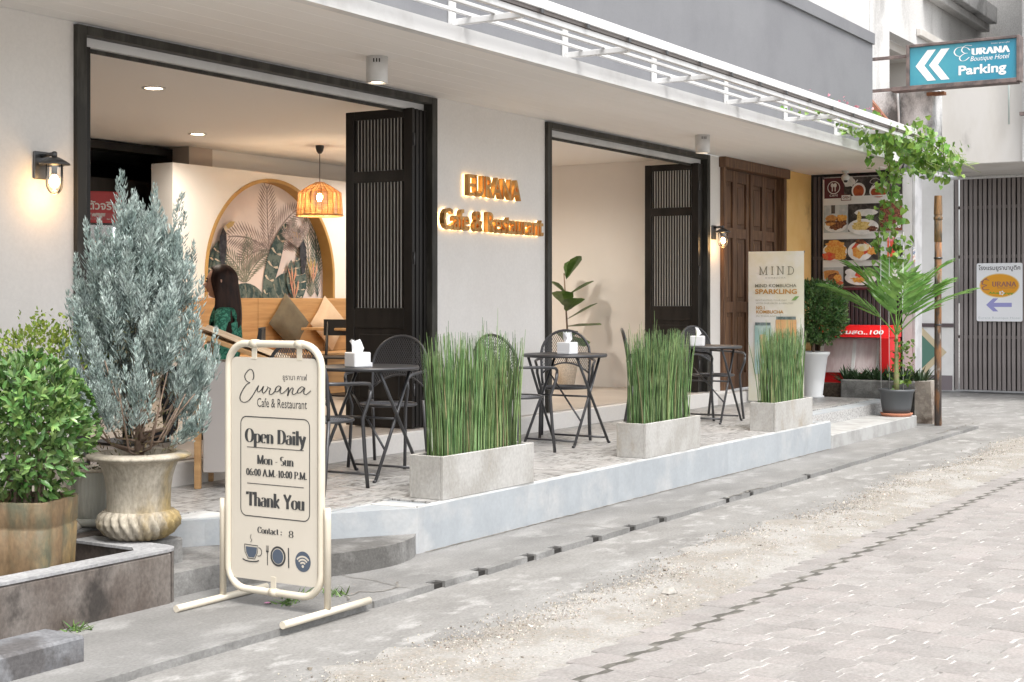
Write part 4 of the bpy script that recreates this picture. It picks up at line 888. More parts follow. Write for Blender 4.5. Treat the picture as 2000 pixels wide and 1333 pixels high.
def lattice(mb, inside, to3, rad, step=.016, r=.0012):
    for fam in (1,-1):
        for k in np.arange(-1,1,step):
            run = []
            for q in np.arange(-.6,.9,.012):
                s_, t_ = q*.5+k*.5*fam, q*.87-.0*k
                s_ = fam*(q*.5)+k; 
                if inside(s_, t_): run.append((s_,t_))
                elif len(run) > 1: mb.tube([to3(*run[0]),to3(*run[-1])], r, 3, cap=False); run = []
                else: run = []
def make_chair():
    t = thing('mesh_chair', '', 'chair', (0,0,TZ), 0, 'black mesh armchairs on the terrace')
    lean = lambda z: -.20-.16*max(0,z-.44)
    b3 = lambda s,tt: (lean(.44+tt)-.02*(1-(s/.22)**2), s, .44+tt)
    hoop = [b3(-.20,0.02)]+[b3(-.205-.01*k/4, .02+.25*k/4) for k in range(1,5)]+[b3(.215*math.cos(R(a)),.27+.215*math.sin(R(a))) for a in range(172,7,-11)]+[b3(.205+.01*k/4,.02+.25*k/4) for k in range(4,0,-1)]+[b3(.20,0.02)]
    MB().tube(hoop,.0115,8).build('back_hoop', m_steel, t)
    MB().tube([b3(s,.10+.10*(1-(s/.215)**2)) for s in np.linspace(-.203,.203,13)],.008,6).build('lower_rail', m_steel, t)
    mb = MB(); lattice(mb, inside_back, b3, None, .018, .0021); mb.build('back_mesh', m_steel, t)
    MB().tube([(.205*math.cos(R(a)),.205*math.sin(R(a)),.44) for a in range(0,360,15)],.011,8,closed=True).build('seat_ring', m_steel, t)
    mb = MB(); lattice(mb, inside_seat, lambda s,tt: (tt,s,.438-.01*(1-(s*s+tt*tt)/.04)), None, .016, .0022); mb.build('seat_mesh', m_steel, t)
    for sy in (-1,1):
        MB().tube([(-.20,.20*sy,.46),(-.235,.205*sy,.2),(-.27,.21*sy,.0)],.0125,8).build('leg', m_steel, t)
        MB().tube([(.215,.235*sy,.62),(.205,.235*sy,.57),(.17,.205*sy,.44),(.19,.21*sy,.2),(.215,.215*sy,0)],.0125,8).build('leg', m_steel, t)
        MB().tube([b3(.208*sy,.24),(-.1,.245*sy,.675),(.08,.255*sy,.67),(.18,.25*sy,.662),(.212,.24*sy,.64),(.215,.235*sy,.615)],.0115,8).build('armrest', m_steel, t)
    return t
chairs = [(8.38,6.27,195,'mesh armchair behind the first table, its round back against the dark folding door'),(7.05,5.80,5,'mesh armchair partly hidden behind the cream sign stand'),
          (10.84,6.20,209,'mesh armchair facing the street at the middle table, before the second doorway'),(9.58,5.92,-8,'mesh armchair almost hidden behind the first reed planter'),
          (12.02,5.93,300,'mesh armchair seen edge-on behind the second reed planter'),(13.42,5.96,250,'mesh armchair at the farthest table, near the teak door')]
c0 = make_chair()
for i,(x,y,a,lab) in enumerate(chairs):
    c = c0 if i == 0 else copy_tree(c0); c.location = (x,y,TZ); c.rotation_euler = (0,0,R(a)); c['label'] = lab
m_tiss = mat('white_plastic', (.80,.80,.81), .4); m_paper = mat('tissue_paper', (.86,.86,.87), .9)
for i,((x,y),lab) in enumerate((((7.66,5.98),'white tissue box on the table nearest the sign stand'),((10.44,5.95),'white tissue box on the middle table'),((12.98,5.93),'white tissue box on the farthest table'))):
    t = thing('tissue_box', lab, 'tissue box', (x,y,TZ+.742), R(-20+18*i), 'tissue boxes on the tables')
    MB().box(-.065,.065,-.065,.065,.0005,.10,.006).build('box', m_tiss, t)
    mb = MB(); n = 10; ring = []
    for k in range(n): a = 2*math.pi*k/n; ring.append((.04*math.cos(a),.012*math.sin(a),.101))
    r2 = [(.05*math.cos(2*math.pi*k/n)+.008*rng.normal(),.02*math.sin(2*math.pi*k/n)+.012*rng.normal(),.135+.01*rng.normal()) for k in range(n)]
    r3 = [(.035*math.cos(2*math.pi*k/n)-.012+.01*rng.normal(),.012*math.sin(2*math.pi*k/n)+.01*rng.normal(),.17+.02*rng.random()) for k in range(n)]
    mb.add(ring+r2+r3,[(k,(k+1)%n,n+(k+1)%n,n+k) for k in range(n)]+[(n+k,n+(k+1)%n,2*n+(k+1)%n,2*n+k) for k in range(n)]); mb.build('tissue', m_paper, t)
    if i == 0: MB().box(.066,.10,-.03,.02,.0,.03,.003).build('card', m_tiss, t)

# ------------------------------------------------------------------ reed planters
m_box = mat('cast_concrete_planter', grain=0.1, gscale=60.0, col=(.40,.39,.37), rough=.85, col2=(.325,.312,.287), scale=3.5, bump=.2, bscale=40, objrand=True, col3=(.31,.275,.225), scale3=2.2, c3=(.62,.85), stretch=(1,1,.7))
m_reed = leafmat('horsetail_stem', (.10,.175,.055), (.19,.275,.115), .35, .65, .15)
m_dryreed = leafmat('dry_reed', (.25,.22,.10), (.36,.31,.17), .6, .4, .1)
def reed_mesh(n, h0, seed):
    r_ = np.random.default_rng(seed); mb = MB()
    for i in range(n):
        x = r_.uniform(.06,.94); y = r_.uniform(.05,.20); h = h0*r_.uniform(.74,1.0)*(1 if r_.random() > .12 else r_.uniform(.5,1.22))
        edge = max(0,abs(x-.5)-.3)/.2; lx = (x-.5)*.07*r_.uniform(.2,1.2)+r_.normal()*.014+(np.sign(x-.5)*r_.uniform(.0,.12) if r_.random() < .06+.1*edge else 0); ly = r_.normal()*.03
        if r_.random() < .03: lx *= 3; h *= .9
        P = [(x+lx*t**1.6, y+ly*t**1.6, .2+h*t) for t in (0,.25,.5,.75,1)]
        r = r_.uniform(.0022,.0038); mb.tube(P,[r,r*1.05,r,r*.85,r*.35],5,cap=False)
    return mb
for i,(x,lab) in enumerate(((7.06,'concrete planter of tall green horsetail reeds nearest the sign stand'),(9.74,'middle concrete planter of tall green horsetail reeds'),(12.35,'concrete planter of tall green horsetail reeds beside the tall drink banner'))):
    t = thing('reed_planter', lab, 'planter', (x,4.872,TZ), R(.6*(i-1)), 'reed planters along the terrace edge')
    w = 1.03 if i == 0 else .98; b = .26
    mb = MB().box(0,w,0,.022,0,b,.003).box(0,w,.228,.25,0,b,.003).box(0,.022,.0225,.2275,.001,b-.001,.002).box(w-.022,w,.0225,.2275,.001,b-.001,.002); mb.build('concrete_box', m_box, t)
    MB().box(.0225,w-.0225,.0225,.2275,.02,.215).build('soil', MATS['soil'], t)
    mb = reed_mesh(540, .80-.03*i, 30+i); k_ = (w-.02); mb.v = [(p[0]*k_+.01,p[1],p[2]) for p in mb.v]; o = mb.build('reeds', m_reed, t); o['kind'] = 'stuff'
    mb = reed_mesh(24, .62, 60+i); mb.v = [(p[0]*k_+.01,p[1],p[2]) for p in mb.v]; o = mb.build('dry_reeds', m_dryreed, t); o['kind'] = 'stuff'

# ------------------------------------------------------------------ cream sign stand
m_cream = mat('cream_paint', (.63,.57,.465), .42, col2=(.585,.525,.42), scale=3); m_panel = mat('cream_sign_panel', (.60,.548,.465), .5, col2=(.575,.522,.44), scale=2.0); m_ink = mat('charcoal_ink', (.045,.045,.045), .6); m_blueink = mat('slate_blue_ink', (.075,.095,.13), .6)
sx = 5.225
sg = thing('sign_stand', 'cream tubular sign stand reading Eurana Cafe & Restaurant, Open Daily', 'sign', (sx,4.58,0))
hy0, hy1, hz0, hz1 = 4.275, 4.885, .075, 1.255
hp = [(sx,y,z) for y,z in rrect(hy0+.016,hy1-.016,hz0,hz1,.11,7)]
wpart(MB().tube(hp,.0175,12,closed=True), 'hoop_frame', m_cream, sg)
for y in (hy0-.0205,hy1+.0205):
    wpart(MB().tube([(sx,y,.035),(sx,y,.44),(sx,y,.50)],[.0165,.0165,.016],12), 'upright', m_cream, sg)
    f = wpart(MB().tube([(sx-.315,y,.0175),(sx+.315,y,.0175)],.0175,12), 'foot_bar', m_cream, sg)
for y,z,dz in ((4.70,hz1,-1),(4.42,hz1,-1),(4.58,hz0,1)):
    wpart(MB().tube([(sx,y-.022,z),(sx,y+.022,z)],.0205,12).box(sx-.006,sx-.002,y-.016,y+.016,min(z,z+.075*dz),max(z,z+.075*dz),.001), 'hanger', m_cream, sg)
PW, PH = .535, 1.065
FP = frame((sx-.0, 4.58+PW/2, .125),(0,-1,0),(0,0,1))
mb = MB().prism(rrect(0,PW,0,PH,.035,6),-.002,.004); mb.v = [tuple(FP @ Vector(p)) for p in mb.v]; panel = wpart(mb,'panel',m_panel,sg)
def U(u): return u*PW
def V_(v): return (1-v)*PH
def pput(mb, m=m_ink, name='lettering'):
    mb.v = [tuple(FP @ Vector((p[0],p[1],p[2]+.0052))) for p in mb.v]; wpart(mb, name, m, sg)
def sc(P): return [(U((cx/7.405-1)/170), V_((cy/7.405-8)/440)) for cx,cy in P]
mb = MB()
for k,P in enumerate((((330,392),(345,360),(345,300),(325,252),(292,238),(245,275),(212,340),(228,395),(262,425),(295,435)),((295,435),(240,465),(180,550),(142,640),(150,700),(205,728),(275,695),(335,615),(390,520),(422,470)),
   ((422,470),(402,535),(420,566),(462,530),(494,480),(476,540),(492,580),(530,545),(556,500)),((548,482),(574,500),(596,512),(578,560),(592,596),(640,570),(680,510)),((752,482),(712,466),(672,505),(672,550),(712,540),(752,482),(738,545),(762,574),(815,535),(862,478)),
   ((862,478),(856,540),(848,602),(872,535),(912,484),(926,510),(912,556),(938,582),(985,545)),((1092,480),(1050,464),(1002,505),(990,550),(1030,548),(1092,480),(1078,545),(1105,574),(1145,550),(1180,515)))):
    pen(mb, sc(spline(list(P),7)), .0068, .0034, .0003*k)
pput(mb)
pput(fit_text(MB(),'ยูรานา คาเฟ่',U(.61),U(.885),V_(.105),V_(.068)))
pput(fit_text(MB(),'Cafe & Restaurant',U(.31),U(.885),V_(.222),V_(.182)))
def ringprint(P, w):
    mb = MB(); n = len(P); cx = sum(p[0] for p in P)/n; cy = sum(p[1] for p in P)/n; A = []; B = []
    for i in range(n):
        d = np.array(P[(i+1)%n])-np.array(P[i-1]); d = d/np.linalg.norm(d); nn = np.array((-d[1],d[0]))*w/2; A.append(np.array(P[i])+nn); B.append(np.array(P[i])-nn)
    mb.add([(*p,0) for p in A]+[(*p,0) for p in B],[(i,n+i,n+(i+1)%n,(i+1)%n) for i in range(n)]); return mb
pput(ringprint(rrect(U(.115),U(.915),V_(.715),V_(.268),.035,6),.0048), name='border_line')
mb = MB(); serif(mb,'Open Daily',U(.17),U(.87),V_(.383),.066,0,.215,.03); pput(mb)
for v in (.405,.568): pput(MB().poly([(U(.19),V_(v)-.0018,0),(U(.85),V_(v)-.0018,0),(U(.85),V_(v)+.0018,0),(U(.19),V_(v)+.0018,0)]), name='rule_line')
mb = MB(); serif(mb,'Mon - Sun',U(.31),U(.735),V_(.478),.042,0,.20,.03); pput(mb)
mb = MB(); serif(mb,'06:00 A.M.-10:00 P.M.',U(.18),U(.885),V_(.532),.033,0,.20,.04); pput(mb)
mb = MB(); serif(mb,'Thank You',U(.19),U(.86),V_(.668),.066,0,.215,.03); pput(mb)
mb = MB(); serif(mb,'Contact :',U(.315),U(.60),V_(.788),.030,0,.21,.04); pput(mb)
mb = MB(); serif(mb,'8',U(.675),U(.735),V_(.793),.032,0,.21,.04); pput(mb)
ell = lambda cx,cy,rx,ry,z=0,n=28: MB().add([(x,y,z) for x,y in arc(cx,cy,rx,ry,0,360,n)[:-1]],[list(range(n))])
cx, cy = U(.245), V_(.875)
pput(MB().add([(x,y,0) for x,y in [(cx-.038,cy+.022),(cx-.034,cy-.006),(cx-.02,cy-.028),(cx+.016,cy-.028),(cx+.03,cy-.006),(cx+.034,cy+.022)]][::1],[list(range(6))]), m_blueink, 'cup_print')
mb = MB(); pen(mb,[(cx-.046,cy+.03),(cx-.042,cy-.004),(cx-.024,cy-.034),(cx+.02,cy-.034),(cx+.036,cy-.004),(cx+.04,cy+.03),(cx-.046,cy+.032)],.004,.004); pen(mb,arc(cx+.044,cy+.002,.02,.02,90,-110,10),.004,.004,.0004); pen(mb,arc(cx-.005,cy-.036,.052,.012,190,350,10),.006,.006,.0008); pen(mb,spline([(cx-.006,cy+.045),(cx+.002,cy+.056),(cx-.007,cy+.066),(cx-.002,cy+.082)],4),.003,.003,.0012); pput(mb,m_ink,'cup_print')
cx, cy = U(.555), V_(.883)
pput(ell(cx,cy,.047,.048),m_ink,'plate_print'); pput(ell(cx,cy,.037,.038,.001),m_panel,'plate_print'); pput(ell(cx,cy,.034,.035,.002),m_blueink,'plate_print')
mb = MB(); pen(mb,[(cx-.066,cy+.02),(cx-.066,cy-.048)],.005,.005); [pen(mb,[(cx-.066+d,cy+.046),(cx-.066+d,cy+.02)],.0028,.0028,.0004) for d in (-.006,0,.006)]; pen(mb,[(cx-.074,cy+.018),(cx-.058,cy+.018)],.006,.008,.0008); pen(mb,[(cx+.064,cy+.046),(cx+.066,cy-.048)],.007,.005,.0004); pput(mb,m_ink,'cutlery_print')
cx, cy = U(.84), V_(.893)
pput(ell(cx,cy,.047,.048),m_blueink,'wireless_print')
mb = MB(); [pen(mb,arc(cx,cy-.022,r,r,40,140,10),.008,.008,.001) for r in (.018,.032,.046)]; pput(mb,m_panel,'wireless_print'); pput(ell(cx,cy-.022,.007,.007,.001,14),m_panel,'wireless_print')

# drink banner stand
kb = thing('drink_banner', 'pale yellow sparkling kombucha banner on an x-stand by the teak door', 'banner', (15.80,6.20,TZ+.012), R(0))
KW, KH = .66, 1.74
FK = frame((15.80,6.57,TZ+.02),(.10,-1,0),(0,0,1))
m_ky = mat('pale_yellow_print', (.72,.70,.57), .5, col2=(.78,.78,.76), scale=1.4, contrast=(.4,.65))
def kput(mb, name, m): mb.v = [tuple(FK @ Vector((p[0]*KW,p[1]*KH,p[2]))) for p in mb.v]; wpart(mb, name, m, kb)
mb = MB(); nn = 12
mb.add([(x,y,(.012*math.sin(math.pi*y)*(1-2*abs(x-.5)))) for y in np.linspace(0,1,nn) for x in (0,.5,1)],[(i*3+k,i*3+k+1,(i+1)*3+k+1,(i+1)*3+k) for i in range(nn-1) for k in range(2)],True); kput(mb,'sheet',m_ky)
KZ = .016
gold = mat('gold_print', (.52,.27,.06), .5); ol = mat('olive_ink', (.20,.19,.13), .5); pale = mat('pale_olive_ink', (.42,.41,.33), .5)
mb = MB(); serif(mb,'M I N D',.20,.84,.845,.052,KZ/1,.2,.05); mb.v=[(p[0],p[1],KZ) for p in mb.v]; kput(mb,'lettering',ol)
kput(fit_text(MB(),'KOMBUCHA',.32,.68,.818,.828,KZ,space=1.3),'lettering',pale)
kput(fit_text(MB(),'MIND KOMBUCHA',.13,.87,.760,.782,KZ,bold=.01),'lettering',ol); kput(fit_text(MB(),'SPARKLING',.13,.88,.715,.748,KZ,bold=.025),'lettering',gold)
kput(fit_text(MB(),'REVITALIZING YOUR DAY',.14,.70,.668,.679,KZ),'lettering',pale); kput(fit_text(MB(),'WITH OUR FRESH & HEALTHY',.14,.82,.648,.659,KZ),'lettering',pale)
kput(fit_text(MB(),'NO.1',.15,.30,.613,.634,KZ,bold=.02),'lettering',gold); kput(fit_text(MB(),'KOMBUCHA',.15,.64,.585,.607,KZ,bold=.02),'lettering',gold); kput(fit_text(MB(),'IN THAILAND',.15,.52,.562,.573,KZ),'lettering',pale)
kput(MB().poly([(.78,.672,KZ),(.86,.675,KZ),(.92,.70,KZ),(.85,.70,KZ)]),'leaf_print',mat('leaf_green_print',(.22,.40,.12),.5))
for x0,x1,yt,c,c2 in ((.12,.42,.505,(.33,.50,.47),(.5,.62,.58)),(.50,.87,.545,(.66,.33,.14),(.70,.46,.22))):
    kput(MB().poly([(x0,.18,KZ),(x1,.18,KZ),(x1,yt,KZ),(x0,yt,KZ)]),'can_print',mat('can_print_%d'%int(x0*100),c,.5,col2=c2,scale=5)); kput(MB().poly([(x0+.01,yt-.0,KZ+.001),(x1-.01,yt,KZ+.001),(x1-.01,yt+.02,KZ+.001),(x0+.01,yt+.02,KZ+.001)]),'can_print',mat('can_lid_print',(.10,.14,.14),.5,col2=(.25,.32,.32),scale=20))
    kput(MB().poly([((x0+x1)/2-.05,.3,KZ+.001),((x0+x1)/2+.05,.3,KZ+.001),((x0+x1)/2+.05,yt-.06,KZ+.001),((x0+x1)/2-.05,yt-.06,KZ+.001)]),'can_print',mat('can_emblem_print',(.62,.45,.25),.5))
for a,b in (((0,0),(1,1)),((1,0),(0,1))):
    p = FK @ Vector((a[0]*KW,a[1]*KH+.0,-.02)); q = FK @ Vector((b[0]*KW,b[1]*KH,-.02)); wpart(MB().tube([p,(p+q)/2+Vector((.05,0,0)),q],.006,6),'pole',m_black,kb)
wpart(MB().tube([FK @ Vector((KW/2,.87,-.07)),FK @ Vector((KW/2,.0,-.40))],.007,6),'rear_leg',m_black,kb)
# ------------------------------------------------------------------ left corner: trough wall, blocks and pots
m_tro = mat('trough_concrete', grain=0.2, gscale=60.0, col=(.085,.066,.055), rough=.9, col2=(.165,.145,.13), scale=2.2, contrast=(.35,.7), bump=.35, bscale=35, col3=(.04,.034,.03), scale3=2.8, c3=(.54,.72), stretch=(1,1,.7))
m_trotop = mat('trough_capping', grain=0.2, gscale=60.0, col=(.27,.27,.275), rough=.85, col2=(.36,.36,.365), scale=4, bump=.3, bscale=40)
trg = thing('planter_trough', 'low brown grey concrete trough wall at the left corner', 'trough', (4.4,5.4,0))
wpart(MB().box(2.0,5.06,5.08,5.20,-.02,.248,.012), 'front_wall', m_tro, trg)
cpy = [(2.0,5.078),(5.0,5.078)]+arc(5.03,5.18,.10,.102,-90,0,5)+[(5.132,5.70),(4.98,5.70),(4.98,5.27),(4.93,5.205),(2.0,5.205)]
wpart(MB().prism(cpy,.2485,.262), 'capping', m_trotop, trg)
wpart(MB().prism([(5.0,5.205),(5.061,5.205),(5.061,5.085)]+arc(5.03,5.18,.098,.1,-60,0,5)+[(5.128,5.70),(4.99,5.70)],-.02,.2482), 'side_wall', m_tro, trg)
wpart(MB().box(2.0,5.40,5.705,5.80,-.02,.27,.01), 'back_wall', m_tro, trg); wpart(MB().box(2.0,4.985,5.21,5.70,-.02,.10), 'soil', MATS['soil'], trg)
wpart(MB().box(2.0,5.45,5.801,6.25,-.02,.285,.01), 'rear_ledge', m_kerb, trg)
wpart(MB().box(5.133,5.42,5.36,5.70,-.02,.245,.01), 'urn_base_block', m_kerb, trg)
m_gran = mat('dark_stone', grain=0.2, gscale=60.0, col=(.12,.122,.13), rough=.75, col2=(.20,.202,.21), scale=4, bump=.3, bscale=30, col3=(.09,.085,.085), scale3=3, c3=(.55,.7))
tag(MB().box(2.2,4.06,4.56,4.80,-.03,.105,.012).build('stone_block', m_gran), 'dark grey stone step block in the bottom left corner', 'block')
m_urnst = mat('weathered_cast_stone', grain=0.2, gscale=60.0, col=(.43,.385,.31), rough=.85, col2=(.25,.215,.16), scale=3.2, contrast=(.38,.66), bump=.6, bscale=24, col3=(.33,.245,.11), scale3=2.3, c3=(.52,.72), stretch=(1,1,.5))
# conifer in its urn
ux, uy, uz = 5.20, 5.455, .262
ur = thing('potted_conifer', 'feathery blue grey conifer in a pale fluted stone urn', 'plant', (ux,uy,uz))
gad = lambda r,z,a,i: r*(1.03-(.17*(1-abs(math.sin(12*(a+z*2.5))))**1.3 if .003 < z < .14 else 0)) if r > .1 else r
MB().lathe([(.10,0),(.135,.004),(.175,.03),(.203,.065),(.207,.095),(.195,.125),(.168,.145)],288,mod=gad).build('urn_base', m_urnst, ur)
rimm = lambda r,z,a,i: r*(1+.012*math.sin(28*a)) if r > .235 else r
MB().lathe([(.158,.14),(.157,.19),(.16,.25),(.168,.31),(.183,.36),(.20,.392),(.236,.402),(.256,.412),(.258,.422),(.238,.432),(.20,.437),(.185,.43),(.18,.39),(.0,.385)],112,mod=rimm,cap=False).build('urn', m_urnst, ur)
MB().lathe([(.182,.392),(.1,.398),(0,.402)],24,cap=False).build('soil', MATS['soil'], ur)
m_bark = mat('conifer_bark', (.17,.115,.085), .9, col2=(.26,.19,.14), scale=14, bump=.5)
tk = MB(); tk.tube([(0,0,.39),(.01,0,.6),(-.01,.01,.9),(.0,0,1.25)],[.026,.022,.017,.008],8)
plume = []   # (base, dir, length)
def Renv(z): return np.interp(z,[.42,.52,.66,.85,1.05,1.25,1.45,1.62,1.78],[.28,.33,.34,.32,.295,.255,.20,.13,.04])
for i in range(30):
    a = i*2.399; z0 = .41+.22*rng.random(); out = .20+.14*rng.random(); zt = z0+.12+.25*rng.random()
    tk.tube([(0,0,z0),(out*.5*math.cos(a),out*.5*math.sin(a),z0+.02+.05*rng.random()),(out*math.cos(a),out*math.sin(a),zt)],[.008,.006,.003],5)
tk.build('trunk', m_bark, ur)
for i in range(52):
    az = i*2.399+.3*rng.normal(); z0 = .43+.70*(i/46)+.04*rng.normal(); zt = min(1.62, z0+(.10+.22*rng.random() if i < 14 else .24+.22*rng.random())); rt = Renv(zt-.08)*(.72+.34*rng.random())
    p0 = np.array((0,0,z0-.05)); p2 = np.array((rt*math.cos(az),rt*math.sin(az),zt)); p1 = np.array((rt*.75*math.cos(az),rt*.75*math.sin(az),z0+.06*rng.random()))
    for t in np.concatenate([np.linspace(.48,.97,9), .45+.5*rng.random(4)]):
        q = (1-t)**2*p0+2*t*(1-t)*p1+t*t*p2; d = 2*(1-t)*(p1-p0)+2*t*(p2-p1); d = d/np.linalg.norm(d)
        plume.append((tuple(q+.022*rng.normal(size=3)), tuple(d*.6+np.array((.25*rng.normal(),.25*rng.normal(),.75))), (.10+.11*rng.random())*(1.25-.35*t)))
    plume.append((tuple(p2-.05*np.array((0,0,1))), (.15*math.cos(az),.15*math.sin(az),1), .20+.08*rng.random()))
for px,top in ((-.22,1.60),(-.11,1.70),(.18,1.74),(.05,1.64),(.26,1.50),(-.30,1.43),(-.02,1.62),(.13,1.62),(.01,1.67),(.09,1.55),(-.16,1.54)):
    dy = .10*rng.normal(); bx_, by_ = .528*px+.849*dy*.6, -.849*px+.528*dy*.6
    for q in range(7): plume.append(((bx_*(.93-.05*q/6)+.03*rng.normal(),by_*(.93-.05*q/6)+.03*rng.normal(),top-.27-.09*q),(bx_*.3+.1*rng.normal(),by_*.3+.1*rng.normal(),1),.27))
mb = MB(); B=[];D=[];Nn=[];Ls=[];Ws=[]
for (b,d,l) in plume:
    b = np.array(b); d = np.array(d); d = d/np.linalg.norm(d); n = int(34+190*l)
    t = rng.random(n)**.85; rad = rdir(n); rad -= (rad@d)[:,None]*d; rad /= np.linalg.norm(rad,axis=1,keepdims=True)
    spread = (.75-.35*t)
    dd = d[None]*(1.0)+rad*spread[:,None]+np.array((0,0,.25)); dd /= np.linalg.norm(dd,axis=1,keepdims=True)
    bow = np.sin(t*3.0)[:,None]*np.array((0,0,.0))
    wid = (.035*(1-t)+.004)*(l/.2)
    B.append(b[None]+d[None]*(t*l)[:,None]+rad*(wid*rng.random(n))[:,None]); D.append(dd); Nn.append(rdir(n)); Ls.append((.022+.034*rng.random(n))*(1-.4*t)); Ws.append(.0050+.0042*rng.random(n))
leaves(mb,np.concatenate(B),np.concatenate(D),np.concatenate(Nn),np.concatenate(Ls),np.concatenate(Ws),SPIN,SPIN_F)
m_con = leafmat('blue_conifer', (.235,.305,.280), (.45,.525,.49), .6, .48, .12); mb.build('crown', m_con, ur)
mb = MB(); n=900; z=.42+.7*rng.random(n); a=rng.random(n)*6.28; r=rng.random(n)**.6*.22
leaves(mb,np.stack([r*np.cos(a),r*np.sin(a),z],1),rdir(n)+np.array((0,0,.4)),rdir(n),.03,.006,SPIN,SPIN_F); mb.build('inner_dry_twigs', leafmat('dry_conifer',(.17,.125,.06),(.12,.12,.05),.8), ur)

# clipped shrub in the bamboo-look pot
m_bpot = mat('glazed_bamboo_pot', grain=0.2, gscale=60.0, col=(.175,.115,.06), rough=.6, col2=(.10,.098,.06), scale=5, contrast=(.4,.66), bump=.35, bscale=22, col3=(.25,.17,.075), scale3=4, c3=(.5,.7), stretch=(1,1,.5))
sp = thing('potted_ficus', 'round glossy green shrub in a square bamboo patterned pot', 'plant', (4.46,5.40,.10), R(22))
def bpot(r,z,a,i):
    c = abs(math.cos(a)); s_ = abs(math.sin(a)); q = r/((c**5+s_**5)**(1/5)); return q*(1+.045*abs(math.sin(6*a))**.5-.03)
MB().lathe([(.165,0),(.172,.02),(.18,.22),(.186,.33),(.180,.335),(.186,.345),(.19,.45),(.186,.458),(.165,.455),(.158,.40),(0,.395)],96,mod=bpot,cap=False).build('pot', m_bpot, sp)
MB().lathe([(.16,.40),(0,.41)],16,cap=False).build('soil', MATS['soil'], sp)
tk = MB()
for i in range(9):
    a = i*2.4; tk.tube([(.05*math.cos(a),.05*math.sin(a),.39),(.07*math.cos(a+.4),.07*math.sin(a+.4),.52),(.17*math.cos(a),.17*math.sin(a),.68)],[.012,.009,.005],6)
tk.build('stems', m_bark, sp)
def shell_leaves(mb, c, rad, n, L, W, inner=.5, lump=.1, cut=None, T=LEAF, F=LEAF_F, up=.35):
    d = rdir(n); ph = rng.random(3)*6
    k = 1+lump*np.sin(4*d[:,0]+ph[0])*np.sin(5*d[:,1]+ph[1])+lump*.7*np.sin(7*d[:,2]+3*d[:,0]+ph[2])
    s_ = (inner+(1-inner)*rng.random(n)**.45)*k
    P = np.array(c)+d*np.array(rad)*s_[:,None]
    dd = d*.8+rng.normal(size=(n,3))*.55+np.array((0,0,up)); leaves(mb,P,dd,d+.5*rng.normal(size=(n,3))+np.array((0,0,.5)),L*(.65+.6*rng.random(n)),W*(.7+.5*rng.random(n)),T,F)
m_fic = leafmat('ficus_leaf', (.08,.17,.04), (.19,.31,.10), .26, .55, .25)
mb = MB(); shell_leaves(mb,(0,0,.76),(.29,.29,.33),2300,.055,.024,.35,.09); shell_leaves(mb,(.0,0,.88),(.24,.24,.20),700,.05,.022,.7,.12)
# young shoots: small whorls
c_ = rdir(110); c_ = c_[c_[:,2] > -.35]
for v in c_:
    p = np.array((0,0,.765))+v*np.array((.292,.292,.333)); n = 6; a = np.arange(n)*1.05; e1 = np.cross(v,(0.2,.3,.9)); e1/=np.linalg.norm(e1); e2=np.cross(v,e1)
    leaves(mb,np.repeat(p[None],n,0),v[None]*.9+np.cos(a)[:,None]*e1+np.sin(a)[:,None]*e2,np.repeat(v[None],n,0),.05,.02)
mb.build('crown', m_fic, sp)
# square urn with a golden shrub, ribbed pot
m_cstone = mat('cream_cast_stone', grain=0.2, gscale=60.0, col=(.62,.55,.46), rough=.85, col2=(.70,.64,.56), scale=4, bump=.2, bscale=40)
sq = thing('potted_golden_shrub', 'small leaved golden green shrub in a square cream stone urn', 'plant', (5.0,5.93,.285), R(32))
def rect_lathe(mb, prof):
    for (h,z),(h2,z2) in zip(prof[:-1],prof[1:]):
        mb.add([(-h,-h,z),(h,-h,z),(h,h,z),(-h,h,z),(-h2,-h2,z2),(h2,-h2,z2),(h2,h2,z2),(-h2,h2,z2)],[(k,(k+1)%4,4+(k+1)%4,4+k) for k in range(4)])
    return mb
rect_lathe(MB(),[(.0,0),(.165,0),(.165,.015),(.155,.03),(.13,.05),(.122,.09),(.125,.30),(.14,.325),(.17,.335),(.172,.355),(.15,.36),(.13,.355),(.12,.30),(0,.30)]).build('urn', m_cstone, sq)
for s_ in ((0,-1),(1,0),(-1,0)):
    mb = MB(); F_ = frame((s_[0]*.1265,s_[1]*.1265,.19),(-s_[1],s_[0],0),(0,0,1))
    for k in range(8): a = k*math.pi/4; mb.tube([F_ @ Vector((.015*math.cos(a),.015*math.sin(a),.0)),F_ @ Vector((.038*math.cos(a),.038*math.sin(a),.004)),F_ @ Vector((.045*math.cos(a),.045*math.sin(a),0))],[.003,.007,.003],6)
    mb.build('medallion', m_cstone, sq)
m_gold = leafmat('golden_leaf', (.20,.31,.045), (.34,.43,.08), .4, .35, .3)
mb = MB(); shell_leaves(mb,(-.02,0,.86),(.30,.34,.20),1900,.026,.017,.45,.16,up=.6); shell_leaves(mb,(.0,.0,.62),(.18,.18,.3),500,.028,.017,.4,.1)
for k in range(16): 
    x,y = rng.normal()*.14,rng.normal()*.16; n=9; z=np.linspace(.95,1.09+.05*rng.random(),n); leaves(mb,np.stack([np.full(n,x),np.full(n,y),z],1),rdir(n)+np.array((0,0,.3)),rdir(n),.024,.015)
mb.build('crown', m_gold, sq)
mb = MB(); [mb.tube([(0,0,.3),(.12*math.cos(k),.12*math.sin(k),.6),(.22*math.cos(k),.22*math.sin(k),.9)],[.01,.007,.003],5) for k in range(7)]; mb.build('stems', m_bark, sq)
rb = thing('ribbed_pot', 'pale grey ribbed plastic pot on a saucer behind the stone urn', 'pot', (5.27,5.86,.286))
m_rib = mat('pale_grey_plastic', (.50,.50,.45), .5)
